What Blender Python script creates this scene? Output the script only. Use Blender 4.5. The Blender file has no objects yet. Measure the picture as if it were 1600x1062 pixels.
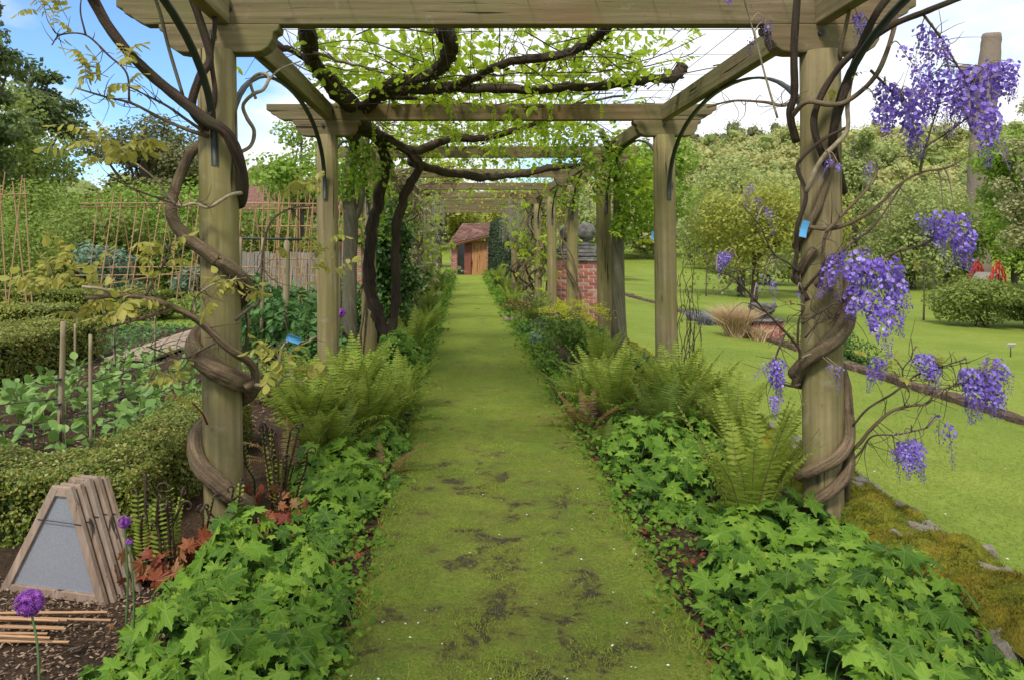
import bpy, math, random
import numpy as np
from mathutils import Vector, Matrix, Euler

rng = np.random.default_rng(11)
random.seed(11)
SC = bpy.context.scene
C = SC.collection
PI = math.pi
R = math.radians

# ------------------------------------------------------------------ camera
cam_d = bpy.data.cameras.new('camera')
cam = bpy.data.objects.new('camera', cam_d)
C.objects.link(cam)
cam.location = (0, 0, 1.5)
cam.rotation_euler = (R(90), 0, 0)
cam_d.sensor_width = 36.0
cam_d.sensor_fit = 'HORIZONTAL'
cam_d.lens = 26.06
cam_d.shift_x = 0.0469
cam_d.shift_y = -0.0944
cam_d.clip_start = 0.05
cam_d.clip_end = 2000
SC.camera = cam

# ------------------------------------------------------------------ sky and sun
SUN_EL, SUN_AZ = 52.0, 205.0        # azimuth clockwise from +Y
wld = bpy.data.worlds.new('World')
SC.world = wld
wld.use_nodes = True
nt = wld.node_tree
for n in list(nt.nodes):
    nt.nodes.remove(n)
def wn(t, **k):
    n = nt.nodes.new(t)
    for a, b in k.items():
        setattr(n, a, b)
    return n
out = wn('ShaderNodeOutputWorld')
bg = wn('ShaderNodeBackground'); bg.inputs['Strength'].default_value = 0.138
sky = wn('ShaderNodeTexSky'); sky.sky_type = 'NISHITA'; sky.sun_disc = False
sky.sun_elevation = R(SUN_EL); sky.sun_rotation = R(SUN_AZ)
sky.air_density = 1.0; sky.dust_density = 0.15; sky.ozone_density = 3.0
tc = wn('ShaderNodeTexCoord')
sep = wn('ShaderNodeSeparateXYZ'); nt.links.new(tc.outputs['Generated'], sep.inputs[0])
mx = wn('ShaderNodeMath', operation='MAXIMUM'); nt.links.new(sep.outputs['Z'], mx.inputs[0]); mx.inputs[1].default_value = 0.0
ad = wn('ShaderNodeMath', operation='ADD'); nt.links.new(mx.outputs[0], ad.inputs[0]); ad.inputs[1].default_value = 0.22
dx = wn('ShaderNodeMath', operation='DIVIDE'); nt.links.new(sep.outputs['X'], dx.inputs[0]); nt.links.new(ad.outputs[0], dx.inputs[1])
dy = wn('ShaderNodeMath', operation='DIVIDE'); nt.links.new(sep.outputs['Y'], dy.inputs[0]); nt.links.new(ad.outputs[0], dy.inputs[1])
cmb = wn('ShaderNodeCombineXYZ'); nt.links.new(dx.outputs[0], cmb.inputs[0]); nt.links.new(dy.outputs[0], cmb.inputs[1])
offv = wn('ShaderNodeVectorMath', operation='ADD'); nt.links.new(cmb.outputs[0], offv.inputs[0]); offv.inputs[1].default_value = (12.85, 6.31, 0)
nz = wn('ShaderNodeTexNoise'); nz.inputs['Scale'].default_value = 0.62; nz.inputs['Detail'].default_value = 6; nz.inputs['Roughness'].default_value = 0.5
nt.links.new(offv.outputs[0], nz.inputs['Vector'])
rp = wn('ShaderNodeValToRGB'); rp.color_ramp.elements[0].position = 0.395; rp.color_ramp.elements[1].position = 0.485
nt.links.new(nz.outputs[0], rp.inputs[0])
nz2 = wn('ShaderNodeTexNoise'); nz2.inputs['Scale'].default_value = 1.3; nz2.inputs['Detail'].default_value = 4
nt.links.new(offv.outputs[0], nz2.inputs['Vector'])
ccol = wn('ShaderNodeMix', data_type='RGBA'); ccol.inputs[6].default_value = (4.6, 4.75, 5.0, 1); ccol.inputs[7].default_value = (6.2, 6.3, 6.4, 1)
nt.links.new(nz2.outputs[0], ccol.inputs[0])
mix = wn('ShaderNodeMix', data_type='RGBA')
nt.links.new(rp.outputs[0], mix.inputs[0]); skm = wn('ShaderNodeMix', data_type='RGBA', blend_type='MULTIPLY'); skm.inputs[0].default_value = 1.0; skm.inputs[7].default_value = (.74, .90, 1.06, 1); nt.links.new(sky.outputs[0], skm.inputs[6]); nt.links.new(skm.outputs[2], mix.inputs[6]); nt.links.new(ccol.outputs[2], mix.inputs[7])
nt.links.new(mix.outputs[2], bg.inputs['Color']); nt.links.new(bg.outputs[0], out.inputs[0])

sd = bpy.data.lights.new('sun', 'SUN'); sd.energy = 2.5; sd.angle = R(10); sd.color = (1.0, 0.955, 0.88)
sun = bpy.data.objects.new('sun', sd); C.objects.link(sun)
_d = Vector((math.sin(R(SUN_AZ)) * math.cos(R(SUN_EL)), math.cos(R(SUN_AZ)) * math.cos(R(SUN_EL)), math.sin(R(SUN_EL))))
sun.rotation_euler = (-_d).to_track_quat('-Z', 'Y').to_euler()
sun.location = _d * 60
SC.view_settings.view_transform = 'Standard'
SC.view_settings.look = 'None'
SC.view_settings.gamma = 1.0
SC.view_settings.exposure = 0.66
SC.cycles.max_bounces = 6
SC.cycles.diffuse_bounces = 3
SC.cycles.transmission_bounces = 4
SC.cycles.transparent_max_bounces = 6
SC.cycles.use_denoising = True
try:
    SC.cycles.denoising_input_passes = 'RGB_ALBEDO_NORMAL'; SC.cycles.denoising_prefilter = 'ACCURATE'
except Exception:
    pass

# ------------------------------------------------------------------ helpers
def P(px, py, Y):
    """a point of the place, read off the photograph at an estimated distance Y"""
    return np.array([(px - 725.0) * Y / 1158.0, Y, 1.5 - (py - 380.0) * Y / 1158.0])

class MB:
    def __init__(s):
        s.v = []; s.f = []; s.m = []; s.a = []; s.n = 0
    def add(s, V, F, mi=0, att=None):
        V = np.asarray(V, float).reshape(-1, 3)
        s.a.append(att if att is not None else np.zeros_like(V))
        if isinstance(F, np.ndarray):
            F = [F]
        elif len(F) and not isinstance(F[0], np.ndarray):
            g = {}
            for f in F:
                g.setdefault(len(f), []).append(f)
            F = [np.array(x, int) for x in g.values()]
        for a in F:
            if len(a):
                s.f.append(a + s.n); s.m.append(mi)
        s.v.append(V); s.n += len(V)
    def mesh(s, name, mats, smooth=True, org=(0, 0, 0)):
        V = np.concatenate(s.v) - np.asarray(org, float)
        me = bpy.data.meshes.new(name)
        me.vertices.add(len(V)); me.vertices.foreach_set('co', V.astype(np.float32).ravel())
        tot = np.concatenate([np.full(len(a), a.shape[1], np.int32) for a in s.f])
        lv = np.concatenate([a.ravel() for a in s.f]).astype(np.int32)
        mi = np.concatenate([np.full(len(a), k, np.int32) for a, k in zip(s.f, s.m)])
        st = np.concatenate([[0], np.cumsum(tot)[:-1]]).astype(np.int32)
        me.loops.add(len(lv)); me.loops.foreach_set('vertex_index', lv)
        me.polygons.add(len(tot)); me.polygons.foreach_set('loop_start', st); me.polygons.foreach_set('loop_total', tot)
        me.polygons.foreach_set('material_index', mi)
        me.polygons.foreach_set('use_smooth', np.full(len(tot), smooth, bool))
        me.update(calc_edges=True)
        if any(q.any() for q in s.a):
            at = me.attributes.new('fib', 'FLOAT_VECTOR', 'POINT')
            at.data.foreach_set('vector', np.concatenate(s.a).astype(np.float32).ravel())
        for m in (mats if isinstance(mats, (list, tuple)) else [mats]):
            me.materials.append(m)
        return me
    def build(s, name, mats, parent=None, smooth=True, stuff=False):
        org = ORG.get(parent.name, (0, 0, 0)) if parent else (0, 0, 0)
        o = bpy.data.objects.new(name, s.mesh(name, mats, smooth, org))
        C.objects.link(o)
        if parent:
            o.parent = parent; ORG[o.name] = org
        if stuff:
            o['kind'] = 'stuff'
        return o

ORG = {}
def thing(name, label, cat, loc=(0, 0, 0), group=None):
    o = bpy.data.objects.new(name, None); C.objects.link(o)
    o.empty_display_size = 0.1
    o.location = [float(q) for q in loc]; ORG[o.name] = tuple(float(q) for q in loc)
    o['label'] = label; o['category'] = cat
    if group:
        o['group'] = group
    return o
def tag(o, label, cat, group=None):
    o['label'] = label; o['category'] = cat
    if group:
        o['group'] = group
    return o
def struct(o):
    o['kind'] = 'structure'; return o
def inst(name, me, parent, loc, rot=(0, 0, 0), sc=1.0, mat3=None):
    """a part that shares its mesh; loc in world space"""
    o = bpy.data.objects.new(name, me); C.objects.link(o)
    org = ORG.get(parent.name, (0, 0, 0)) if parent else (0, 0, 0)
    if parent:
        o.parent = parent
    o.location = [float(loc[i] - org[i]) for i in range(3)]
    if mat3 is not None:
        o.rotation_euler = Matrix([[float(q) for q in r] for r in mat3]).to_euler()
    else:
        o.rotation_euler = rot
    o.scale = (sc, sc, sc) if np.isscalar(sc) else sc
    ORG[o.name] = tuple(float(q) for q in loc)
    return o

def catmull(pts, per=6):
    p = np.asarray(pts, float)
    if len(p) < 3:
        t = np.linspace(0, 1, per + 1)[:, None]
        return p[0] * (1 - t) + p[-1] * t
    q = np.vstack([2 * p[0] - p[1], p, 2 * p[-1] - p[-2]])
    o = []
    t = np.linspace(0, 1, per, endpoint=False)[:, None]
    for i in range(1, len(q) - 2):
        a, b, c, d = q[i - 1], q[i], q[i + 1], q[i + 2]
        o.append(0.5 * (2 * b + (c - a) * t + (2 * a - 5 * b + 4 * c - d) * t ** 2 + (3 * b - a - 3 * c + d) * t ** 3))
    o.append(p[-1][None])
    return np.vstack(o)

def tube(mb, pts, r, n=8, per=6, bump=0.0, mi=0, flat=None, wob=0.0):
    """tapered tube through control points; r a number or one radius per control point"""
    p = catmull(pts, per)
    if np.isscalar(r):
        rr = np.full(len(p), float(r))
    else:
        rr = np.interp(np.linspace(0, 1, len(p)), np.linspace(0, 1, len(r)), r)
    if wob:
        p = p + rng.normal(0, wob, p.shape)
    T = np.gradient(p, axis=0); T /= np.linalg.norm(T, axis=1)[:, None] + 1e-9
    u = np.cross(T[0], [0.31, 0.2, 0.93]); u /= np.linalg.norm(u) + 1e-9
    a = np.linspace(0, 2 * PI, n, endpoint=False)
    ca, sa = np.cos(a)[:, None], np.sin(a)[:, None]
    V = []
    ph = rng.uniform(0, 6.28)
    for i in range(len(p)):
        u = u - T[i] * np.dot(u, T[i]); u /= np.linalg.norm(u) + 1e-9
        w = np.cross(T[i], u)
        rad = rr[i] * (1 + (bump * (.55 * np.sin(3 * a + ph + i * .22) + .35 * np.sin(5 * a - ph + i * .31) + .3 * np.sin(ph + i * .9) + rng.normal(0, .18, n)) if bump else 0))
        rad = np.asarray(rad).reshape(-1, 1) if bump else rr[i]
        V.append(p[i] + rad * (ca * u + sa * w))
    V = np.vstack(V)
    m = len(p)
    i = np.arange(m - 1)[:, None] * n; j = np.arange(n)[None]; k = (j + 1) % n
    F = np.stack([i + j, i + k, i + n + k, i + n + j], -1).reshape(-1, 4)
    sl = np.concatenate([[0], np.cumsum(np.linalg.norm(np.diff(p, axis=0), axis=1))])
    tw = a[None] + sl[:, None] * 2.0
    fb = np.stack([np.cos(tw) * rr[:, None], np.sin(tw) * rr[:, None], np.repeat(sl[:, None], n, 1) * .09 + ph], -1).reshape(-1, 3)
    fl = [F, np.array([list(range(n))[::-1]]), np.array([[(m - 1) * n + q for q in range(n)]])]
    mb.add(V, fl, mi, fb)

def box(mb, lo, hi, mi=0, rot=None, cen=None):
    lo = np.asarray(lo, float); hi = np.asarray(hi, float)
    V = np.array([[x, y, z] for x in (0, 1) for y in (0, 1) for z in (0, 1)]) * (hi - lo) + lo
    if rot is not None:
        c = (lo + hi) / 2 if cen is None else np.asarray(cen)
        V = (V - c) @ np.array(Euler(rot).to_matrix()).T + c
    F = [(0, 1, 3, 2), (4, 6, 7, 5), (0, 4, 5, 1), (2, 3, 7, 6), (0, 2, 6, 4), (1, 5, 7, 3)]
    mb.add(V, F, mi)

def prism(mb, poly, a0, a1, axis='y', mi=0):
    """poly of 2D points extruded along an axis: 'y' -> poly is (x,z); 'x' -> poly is (y,z)"""
    n = len(poly)
    V = []
    for a in (a0, a1):
        for (u, z) in poly:
            V.append((u, a, z) if axis == 'y' else (a, u, z))
    F = [tuple(range(n)), tuple(range(2 * n - 1, n - 1, -1))]
    for i in range(n):
        j = (i + 1) % n
        F.append((i, i + n, j + n, j))
    mb.add(V, F, mi)

def grid(mb, xs, ys, zf, mi=0):
    xs = np.asarray(xs, float); ys = np.asarray(ys, float)
    X, Y = np.meshgrid(xs, ys)
    Z = zf(X, Y)
    V = np.stack([X, Y, Z], -1).reshape(-1, 3)
    nx, ny = len(xs), len(ys)
    i = np.arange(ny - 1)[:, None] * nx; j = np.arange(nx - 1)[None]
    mb.add(V, np.stack([i + j, i + j + 1, i + nx + j + 1, i + nx + j], -1).reshape(-1, 4), mi)

def frames(n, spin):
    n = n / (np.linalg.norm(n, axis=1)[:, None] + 1e-9)
    ref = np.where(np.abs(n[:, 2:3]) > .9, np.array([[1., 0, 0]]), np.array([[0, 0, 1.]]))
    x = np.cross(ref, n); x /= np.linalg.norm(x, axis=1)[:, None] + 1e-9
    y = np.cross(n, x)
    c, s = np.cos(spin)[:, None], np.sin(spin)[:, None]
    x2 = c * x + s * y; y2 = -s * x + c * y
    return np.stack([x2, y2, n], -1)

def scatter(mb, tpl, pos, Rm, s, mi=0):
    V, F = tpl
    s = np.asarray(s, float)
    sv = V[None] * (s[:, None, None] if s.ndim == 1 else s[:, None, :])
    W = np.einsum('nij,nkj->nki', Rm, sv) + pos[:, None, :]
    k = len(V); N = len(pos)
    off = (np.arange(N) * k)[:, None, None]
    mb.add(W.reshape(-1, 3), [(f[None] + off).reshape(-1, f.shape[1]) for f in F], mi)

def runit(n):
    v = rng.normal(0, 1, (n, 3)); return v / (np.linalg.norm(v, axis=1)[:, None] + 1e-9)

def vnoise(x, y, sc=1.0, seed=0):
    """cheap smooth noise in about -1..1"""
    x = np.asarray(x) * sc; y = np.asarray(y) * sc
    r = np.random.default_rng(seed)
    o = 0
    for k in range(5):
        a, b, p, q = r.uniform(.5, 1.6), r.uniform(.5, 1.6), r.uniform(0, 6.3), r.uniform(-1, 1)
        o = o + np.sin(a * x + q * 1.3 * y + p) * np.sin(b * y - q * x + 1.7 * p)
    return o / 2.6

# ------------------------------------------------------------------ materials
def new_mat(name):
    m = bpy.data.materials.new(name); m.use_nodes = True
    t = m.node_tree
    for n in list(t.nodes):
        t.nodes.remove(n)
    o = t.nodes.new('ShaderNodeOutputMaterial')
    b = t.nodes.new('ShaderNodeBsdfPrincipled')
    t.links.new(b.outputs[0], o.inputs[0])
    return m, t, b, o
def N(t, ty, **k):
    n = t.nodes.new(ty)
    for a, b in k.items():
        setattr(n, a, b)
    return n
def rgba(c):
    return (c[0], c[1], c[2], 1)
def noise(t, scale, detail=4, rough=.55, vec=None, map_scale=None, coord='Object', dist=0.0):
    n = N(t, 'ShaderNodeTexNoise'); n.inputs['Scale'].default_value = scale
    n.inputs['Detail'].default_value = detail; n.inputs['Roughness'].default_value = rough; n.inputs['Distortion'].default_value = dist
    if vec is None:
        c = N(t, 'ShaderNodeTexCoord'); vec = c.outputs[coord]
    if map_scale:
        mp = N(t, 'ShaderNodeMapping'); mp.inputs['Scale'].default_value = map_scale
        t.links.new(vec, mp.inputs[0]); vec = mp.outputs[0]
    t.links.new(vec, n.inputs['Vector'])
    return n.outputs[0]
def ramp(t, fac, stops):
    r = N(t, 'ShaderNodeValToRGB')
    el = r.color_ramp.elements
    while len(el) < len(stops):
        el.new(0.5)
    for e, (p, c) in zip(el, stops):
        e.position = p; e.color = rgba(c)
    t.links.new(fac, r.inputs[0])
    return r.outputs[0]
def mixc(t, fac, a, b, mode='MIX'):
    m = N(t, 'ShaderNodeMix', data_type='RGBA', blend_type=mode)
    for sock, v in ((m.inputs[0], fac), (m.inputs[6], a), (m.inputs[7], b)):
        if hasattr(v, 'links'):
            t.links.new(v, sock)
        elif np.isscalar(v):
            sock.default_value = v
        else:
            sock.default_value = rgba(v)
    return m.outputs[2]
def bumpn(t, b, h, strength=.3, dist=.01):
    n = N(t, 'ShaderNodeBump'); n.inputs['Strength'].default_value = strength; n.inputs['Distance'].default_value = dist
    t.links.new(h, n.inputs['Height']); t.links.new(n.outputs[0], b.inputs['Normal'])
def rand_val(t, obj_w=True):
    g = N(t, 'ShaderNodeNewGeometry'); oi = N(t, 'ShaderNodeObjectInfo')
    a = N(t, 'ShaderNodeMath', operation='ADD'); f = N(t, 'ShaderNodeMath', operation='FRACT')
    t.links.new(g.outputs['Random Per Island'], a.inputs[0]); t.links.new(oi.outputs['Random'], a.inputs[1])
    t.links.new(a.outputs[0], f.inputs[0])
    return f.outputs[0]

def leaf_mat(name, cols, trans=.35, rough=.5, patch=0.0, spec=.3, tcol=None, fine=0.0, veins=False):
    """cols: 2-4 base colours from dark to light, picked at random for each leaf"""
    m, t, b, o = new_mat(name)
    rv = rand_val(t)
    c = ramp(t, rv, [(i / (len(cols) - 1), q) for i, q in enumerate(cols)])
    if patch:
        nn = noise(t, patch, 3)
        c = mixc(t, ramp(t, nn, [(.35, (0, 0, 0)), (.65, (1, 1, 1))]), mixc(t, .45, c, cols[0]), c)
    if fine:
        nn = noise(t, fine, 3)
        c = mixc(t, nn, mixc(t, .35, c, (0, 0, 0)), mixc(t, .10, c, (.5, .8, .1)))
    if veins:
        # palmate veins: rays from the leaf stalk to each lobe, with finer cross veins, in the leaf's own coordinates
        co = N(t, 'ShaderNodeTexCoord'); sp = N(t, 'ShaderNodeSeparateXYZ'); t.links.new(co.outputs['Object'], sp.inputs[0])
        an = N(t, 'ShaderNodeMath', operation='ARCTAN2'); t.links.new(sp.outputs['X'], an.inputs[0]); t.links.new(sp.outputs['Y'], an.inputs[1])
        pp = N(t, 'ShaderNodeMath', operation='PINGPONG'); t.links.new(an.outputs[0], pp.inputs[0]); pp.inputs[1].default_value = R(24.5)
        ln = N(t, 'ShaderNodeVectorMath', operation='LENGTH'); t.links.new(co.outputs['Object'], ln.inputs[0])
        ml = N(t, 'ShaderNodeMath', operation='MULTIPLY'); t.links.new(pp.outputs[0], ml.inputs[0]); t.links.new(ln.outputs['Value'], ml.inputs[1])
        c = mixc(t, ramp(t, ml.outputs[0], [(.006, (.34, .34, .34)), (.03, (0, 0, 0))]), c, mixc(t, .5, c, (.42, .5, .16)))
        lo = noise(t, 3.0, 3, .6)
        c = mixc(t, ramp(t, lo, [(.52, (0, 0, 0)), (.75, (.5, .5, .5))]), c, (.24, .28, .03))
        ho = noise(t, 9.0, 2, .5)
        c = mixc(t, ramp(t, ho, [(.72, (0, 0, 0)), (.76, (.7, .7, .7))]), c, (.13, .08, .03))
    t.links.new(c, b.inputs['Base Color']); b.inputs['Roughness'].default_value = rough
    b.inputs['Specular IOR Level'].default_value = spec
    tr = N(t, 'ShaderNodeBsdfTranslucent')
    t.links.new(mixc(t, .5, c, tcol if tcol else tuple(min(1, q * 1.6) for q in cols[-1])), tr.inputs[0])
    ms = N(t, 'ShaderNodeMixShader'); ms.inputs[0].default_value = trans
    t.links.new(b.outputs[0], ms.inputs[1]); t.links.new(tr.outputs[0], ms.inputs[2])
    t.links.new(ms.outputs[0], o.inputs[0])
    return m

def wood_mat(name, axis, c1, c2, algae, alg=.5, rough=.85, gs=1.0, stain=None):
    m, t, b, o = new_mat(name)
    st = [26 * gs, 26 * gs, 26 * gs]; st['xyz'.index(axis)] = 1.1
    oi = N(t, 'ShaderNodeObjectInfo')
    c = N(t, 'ShaderNodeTexCoord')
    va = N(t, 'ShaderNodeVectorMath', operation='ADD'); t.links.new(c.outputs['Object'], va.inputs[0])
    cb = N(t, 'ShaderNodeVectorMath', operation='SCALE'); cb.inputs[0].default_value = (7.3, 5.1, 3.7)
    t.links.new(oi.outputs['Random'], cb.inputs['Scale']); t.links.new(cb.outputs[0], va.inputs[1])
    vec = va.outputs[0]
    g = noise(t, 1.0, 6, .62, vec=vec, map_scale=st)
    big = noise(t, 2.4, 6, .68, vec=vec)
    col = ramp(t, g, [(.3, tuple(q * .68 for q in c1)), (.48, c1), (.72, c2)])
    fa = ramp(t, big, [(.38, (0, 0, 0)), (.62, (1, 1, 1))])
    fm = N(t, 'ShaderNodeMath', operation='MULTIPLY'); t.links.new(fa, fm.inputs[0]); fm.inputs[1].default_value = alg
    col = mixc(t, fm.outputs[0], col, algae)
    st2 = [9, 9, 9]; st2['xyz'.index(axis)] = .5
    crack = noise(t, 2.2, 3, .5, vec=vec, map_scale=st2)
    cr = ramp(t, crack, [(.30, (.16, .16, .16)), (.345, (1, 1, 1))])
    col = mixc(t, 1.0, col, cr, 'MULTIPLY')
    vk = N(t, 'ShaderNodeTexVoronoi'); vk.inputs['Scale'].default_value = 1.0
    mk = N(t, 'ShaderNodeMapping'); ks = [7.0, 7.0, 7.0]; ks['xyz'.index(axis)] = 2.2; mk.inputs['Scale'].default_value = ks
    t.links.new(vec, mk.inputs[0]); t.links.new(mk.outputs[0], vk.inputs['Vector'])
    col = mixc(t, ramp(t, vk.outputs['Distance'], [(.05, (.85, .85, .85)), (.13, (0, 0, 0))]), col, tuple(q * .3 for q in c1))
    spots = noise(t, 38, 4, .7, vec=vec)
    col = mixc(t, ramp(t, spots, [(.63, (0, 0, 0)), (.72, (.6, .6, .6))]), col, tuple(q * .35 for q in c1))
    col = mixc(t, ramp(t, noise(t, 9, 5, .7, vec=vec), [(.6, (0, 0, 0)), (.75, (.35, .35, .35))]), col, (.34, .33, .24))
    col = mixc(t, ramp(t, noise(t, 1.3, 5, .65, vec=vec), [(.52, (0, 0, 0)), (.68, (.55, .55, .55))]), col, stain or tuple(q * .6 for q in c1))
    t.links.new(col, b.inputs['Base Color']); b.inputs['Roughness'].default_value = rough
    b.inputs['Specular IOR Level'].default_value = .2
    hm = mixc(t, .5, g, cr)
    bumpn(t, b, hm, .8, .012)
    return m

def simple_mat(name, c1, c2=None, scale=8, rough=.7, metal=0, bump=0, bscale=40, spec=.3, rnd=0.0, map_scale=None, bdist=.01):
    m, t, b, o = new_mat(name)
    c2 = c2 or tuple(q * .7 for q in c1)
    col = ramp(t, noise(t, scale, 5, .6, map_scale=map_scale), [(.35, c2), (.65, c1)])
    if rnd:
        rv = rand_val(t)
        col = mixc(t, rnd, col, ramp(t, rv, [(0, (0, 0, 0)), (1, (.5, .5, .5))]), 'OVERLAY')
    t.links.new(col, b.inputs['Base Color']); b.inputs['Roughness'].default_value = rough; b.inputs['Metallic'].default_value = metal
    b.inputs['Specular IOR Level'].default_value = spec
    if bump:
        bumpn(t, b, noise(t, bscale, 5, .65), bump, bdist)
    return m

def bark_mat(name, c1, c2, c3=None, rough=.85, sc=60, bump=.8):
    m, t, b, o = new_mat(name)
    at = N(t, 'ShaderNodeAttribute'); at.attribute_name = 'fib'
    f = noise(t, sc, 6, .68, vec=at.outputs['Vector'])
    g = noise(t, 5, 4, .6)
    k = noise(t, 120, 3, .6)
    col = ramp(t, f, [(.3, c2), (.47, tuple((p + q) / 2 for p, q in zip(c1, c2))), (.62, c1), (.78, tuple(q * 1.35 for q in c1))])
    if c3:
        col = mixc(t, ramp(t, g, [(.48, (0, 0, 0)), (.66, (.65, .65, .65))]), col, c3)
    col = mixc(t, 1.0, col, ramp(t, k, [(.3, (.7, .7, .7)), (.6, (1.05, 1.05, 1.05))]), 'MULTIPLY')
    t.links.new(col, b.inputs['Base Color']); b.inputs['Roughness'].default_value = rough; b.inputs['Specular IOR Level'].default_value = .2
    hh = N(t, 'ShaderNodeMath', operation='MULTIPLY_ADD'); t.links.new(k, hh.inputs[0]); hh.inputs[1].default_value = .35; t.links.new(f, hh.inputs[2])
    bumpn(t, b, hh.outputs[0], bump, .014)
    return m
M = {}
PC1, PC2, ALG = (.200, .156, .076), (.320, .252, .130), (.175, .165, .042)
M['post'] = wood_mat('weathered_post', 'z', PC1, PC2, ALG, .55)
M['beamx'] = wood_mat('weathered_beam', 'x', (.150, .110, .058), (.245, .185, .105), (.125, .120, .040), .6, stain=(.16, .085, .035))
M['raily'] = wood_mat('weathered_rail', 'y', (.185, .145, .075), (.29, .23, .125), (.165, .155, .05), .6, stain=(.12, .07, .035))
M['iron'] = simple_mat('dark_green_iron', (.028, .036, .026), (.018, .022, .018), 14, .5, .0, .15, 60, .4)
M['wire'] = simple_mat('wire', (.08, .075, .07), (.05, .045, .04), 14, .5, .6)
M['lime'] = simple_mat('pale_pipe', (.17, .20, .16), (.10, .12, .08), 9, .55)
M['bark_vine'] = bark_mat('vine_bark', (.215, .150, .088), (.050, .033, .020), (.125, .105, .045))
M['bark_dark'] = bark_mat('dark_vine_bark', (.080, .052, .036), (.014, .009, .007), (.050, .045, .022))
M['bark_grey'] = bark_mat('grey_green_bark', (.150, .132, .085), (.055, .047, .028), (.10, .10, .04), sc=40)
M['bark_tree'] = bark_mat('tree_bark', (.125, .098, .065), (.045, .034, .024), (.09, .085, .05), sc=14)
M['twig'] = simple_mat('pale_twig', (.30, .25, .16), (.16, .12, .07), 20, .8)
M['twig_dark'] = simple_mat('dark_twig', (.10, .07, .045), (.055, .036, .024), 20, .8)
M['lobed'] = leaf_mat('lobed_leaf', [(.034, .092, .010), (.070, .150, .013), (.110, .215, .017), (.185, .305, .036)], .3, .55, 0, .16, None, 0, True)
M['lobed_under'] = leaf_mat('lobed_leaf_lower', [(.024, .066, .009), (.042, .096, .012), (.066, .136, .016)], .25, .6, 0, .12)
M['fern'] = leaf_mat('fern_green', [(.130, .190, .022), (.195, .260, .030), (.275, .335, .055)], .4, .6, 0, .12)
M['fern_deep'] = leaf_mat('fern_deep', [(.070, .120, .018), (.110, .165, .024), (.155, .21, .036)], .35, .6, 0, .12)
M['fern_brown'] = leaf_mat('fern_brown', [(.115, .060, .018), (.17, .10, .030), (.20, .15, .04)], .25, .6)
M['rachis'] = simple_mat('fern_rachis', (.155, .125, .035), (.10, .06, .02), 20, .6)
M['crozier'] = simple_mat('crozier_brown', (.055, .030, .016), (.025, .014, .01), 30, .5)
M['dead_leaf'] = leaf_mat('dead_leaf', [(.14, .026, .013), (.24, .060, .024), (.22, .12, .045)], .15, .55)
M['bean'] = leaf_mat('bean_leaf', [(.095, .185, .035), (.145, .255, .048), (.22, .335, .080)], .25, .45)
M['bean_stem'] = simple_mat('bean_stem', (.12, .2, .06), (.09, .15, .05), 20, .6)
M['box'] = leaf_mat('box_leaf', [(.065, .115, .012), (.135, .185, .020), (.225, .25, .038), (.36, .30, .08)], .25, .4, 2.2)
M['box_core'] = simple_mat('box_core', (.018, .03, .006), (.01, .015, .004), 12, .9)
M['vine_leaf'] = leaf_mat('vine_leaf', [(.16, .27, .016), (.25, .38, .022), (.35, .46, .035), (.44, .48, .06)], .55, .6, 0, .12, (.70, .86, .06))
M['vine_deep'] = leaf_mat('vine_leaf_deep', [(.085, .16, .014), (.13, .23, .02), (.20, .31, .03), (.30, .38, .05)], .4, .6, 0, .12)
M['wist_leaf'] = leaf_mat('young_wisteria_leaf', [(.24, .245, .038), (.33, .32, .055), (.42, .37, .09)], .45, .5, 0, .25, (.55, .5, .1))
M['pale_leaf'] = leaf_mat('pale_leaf', [(.20, .21, .07), (.29, .30, .12), (.35, .36, .18)], .35, .55)
M['catkin'] = leaf_mat('pale_catkin', [(.22, .20, .11), (.32, .30, .18), (.34, .30, .28)], .35, .7)
M['petal'] = leaf_mat('wisteria_petal', [(.125, .062, .37), (.215, .128, .52), (.33, .225, .66), (.50, .40, .78)], .3, .45, 0, .2, (.45, .3, .9))
M['bud'] = leaf_mat('wisteria_bud', [(.095, .04, .30), (.15, .08, .40), (.2, .11, .45)], .15, .45)
M['allium'] = leaf_mat('allium_floret', [(.17, .035, .24), (.26, .06, .36), (.34, .10, .45)], .2, .5)
M['stemg'] = simple_mat('green_stem', (.10, .17, .05), (.07, .12, .035), 20, .5)
M['strap'] = leaf_mat('strap_leaf', [(.10, .19, .05), (.16, .27, .07), (.22, .33, .10)], .3, .45)
M['strap_tan'] = leaf_mat('strap_tan', [(.42, .28, .10), (.50, .38, .16), (.32, .30, .09)], .3, .5)
M['ivy'] = leaf_mat('ivy_leaf', [(.030, .075, .012), (.055, .12, .018), (.085, .17, .024)], .2, .35)
M['peren'] = leaf_mat('perennial_leaf', [(.045, .12, .022), (.075, .17, .035), (.12, .22, .06)], .3, .5)
M['blueleaf'] = leaf_mat('blue_green_leaf', [(.12, .20, .13), (.18, .27, .18), (.25, .33, .24)], .3, .6)
M['euph'] = leaf_mat('euphorbia_leaf', [(.085, .16, .018), (.13, .21, .022), (.11, .18, .02)], .3, .5)
M['euph_top'] = leaf_mat('euphorbia_bract', [(.36, .40, .015), (.48, .50, .02), (.58, .55, .03)], .3, .5)
M['straw'] = leaf_mat('straw_grass', [(.40, .27, .14), (.52, .37, .21), (.60, .46, .29)], .3, .6)
M['yew'] = leaf_mat('yew_needle', [(.018, .034, .012), (.028, .050, .016), (.045, .075, .022)], .15, .6)
M['lav'] = leaf_mat('lavender', [(.22, .22, .24), (.28, .25, .36), (.2, .23, .14)], .2, .6)
def tree_leaf(name, cols, patch=.5, trans=.35):
    M[name] = leaf_mat(name, cols, trans, .55, patch)
tree_leaf('t_conifer', [(.062, .095, .026), (.098, .138, .036), (.145, .185, .052)], .6, .2)
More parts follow.
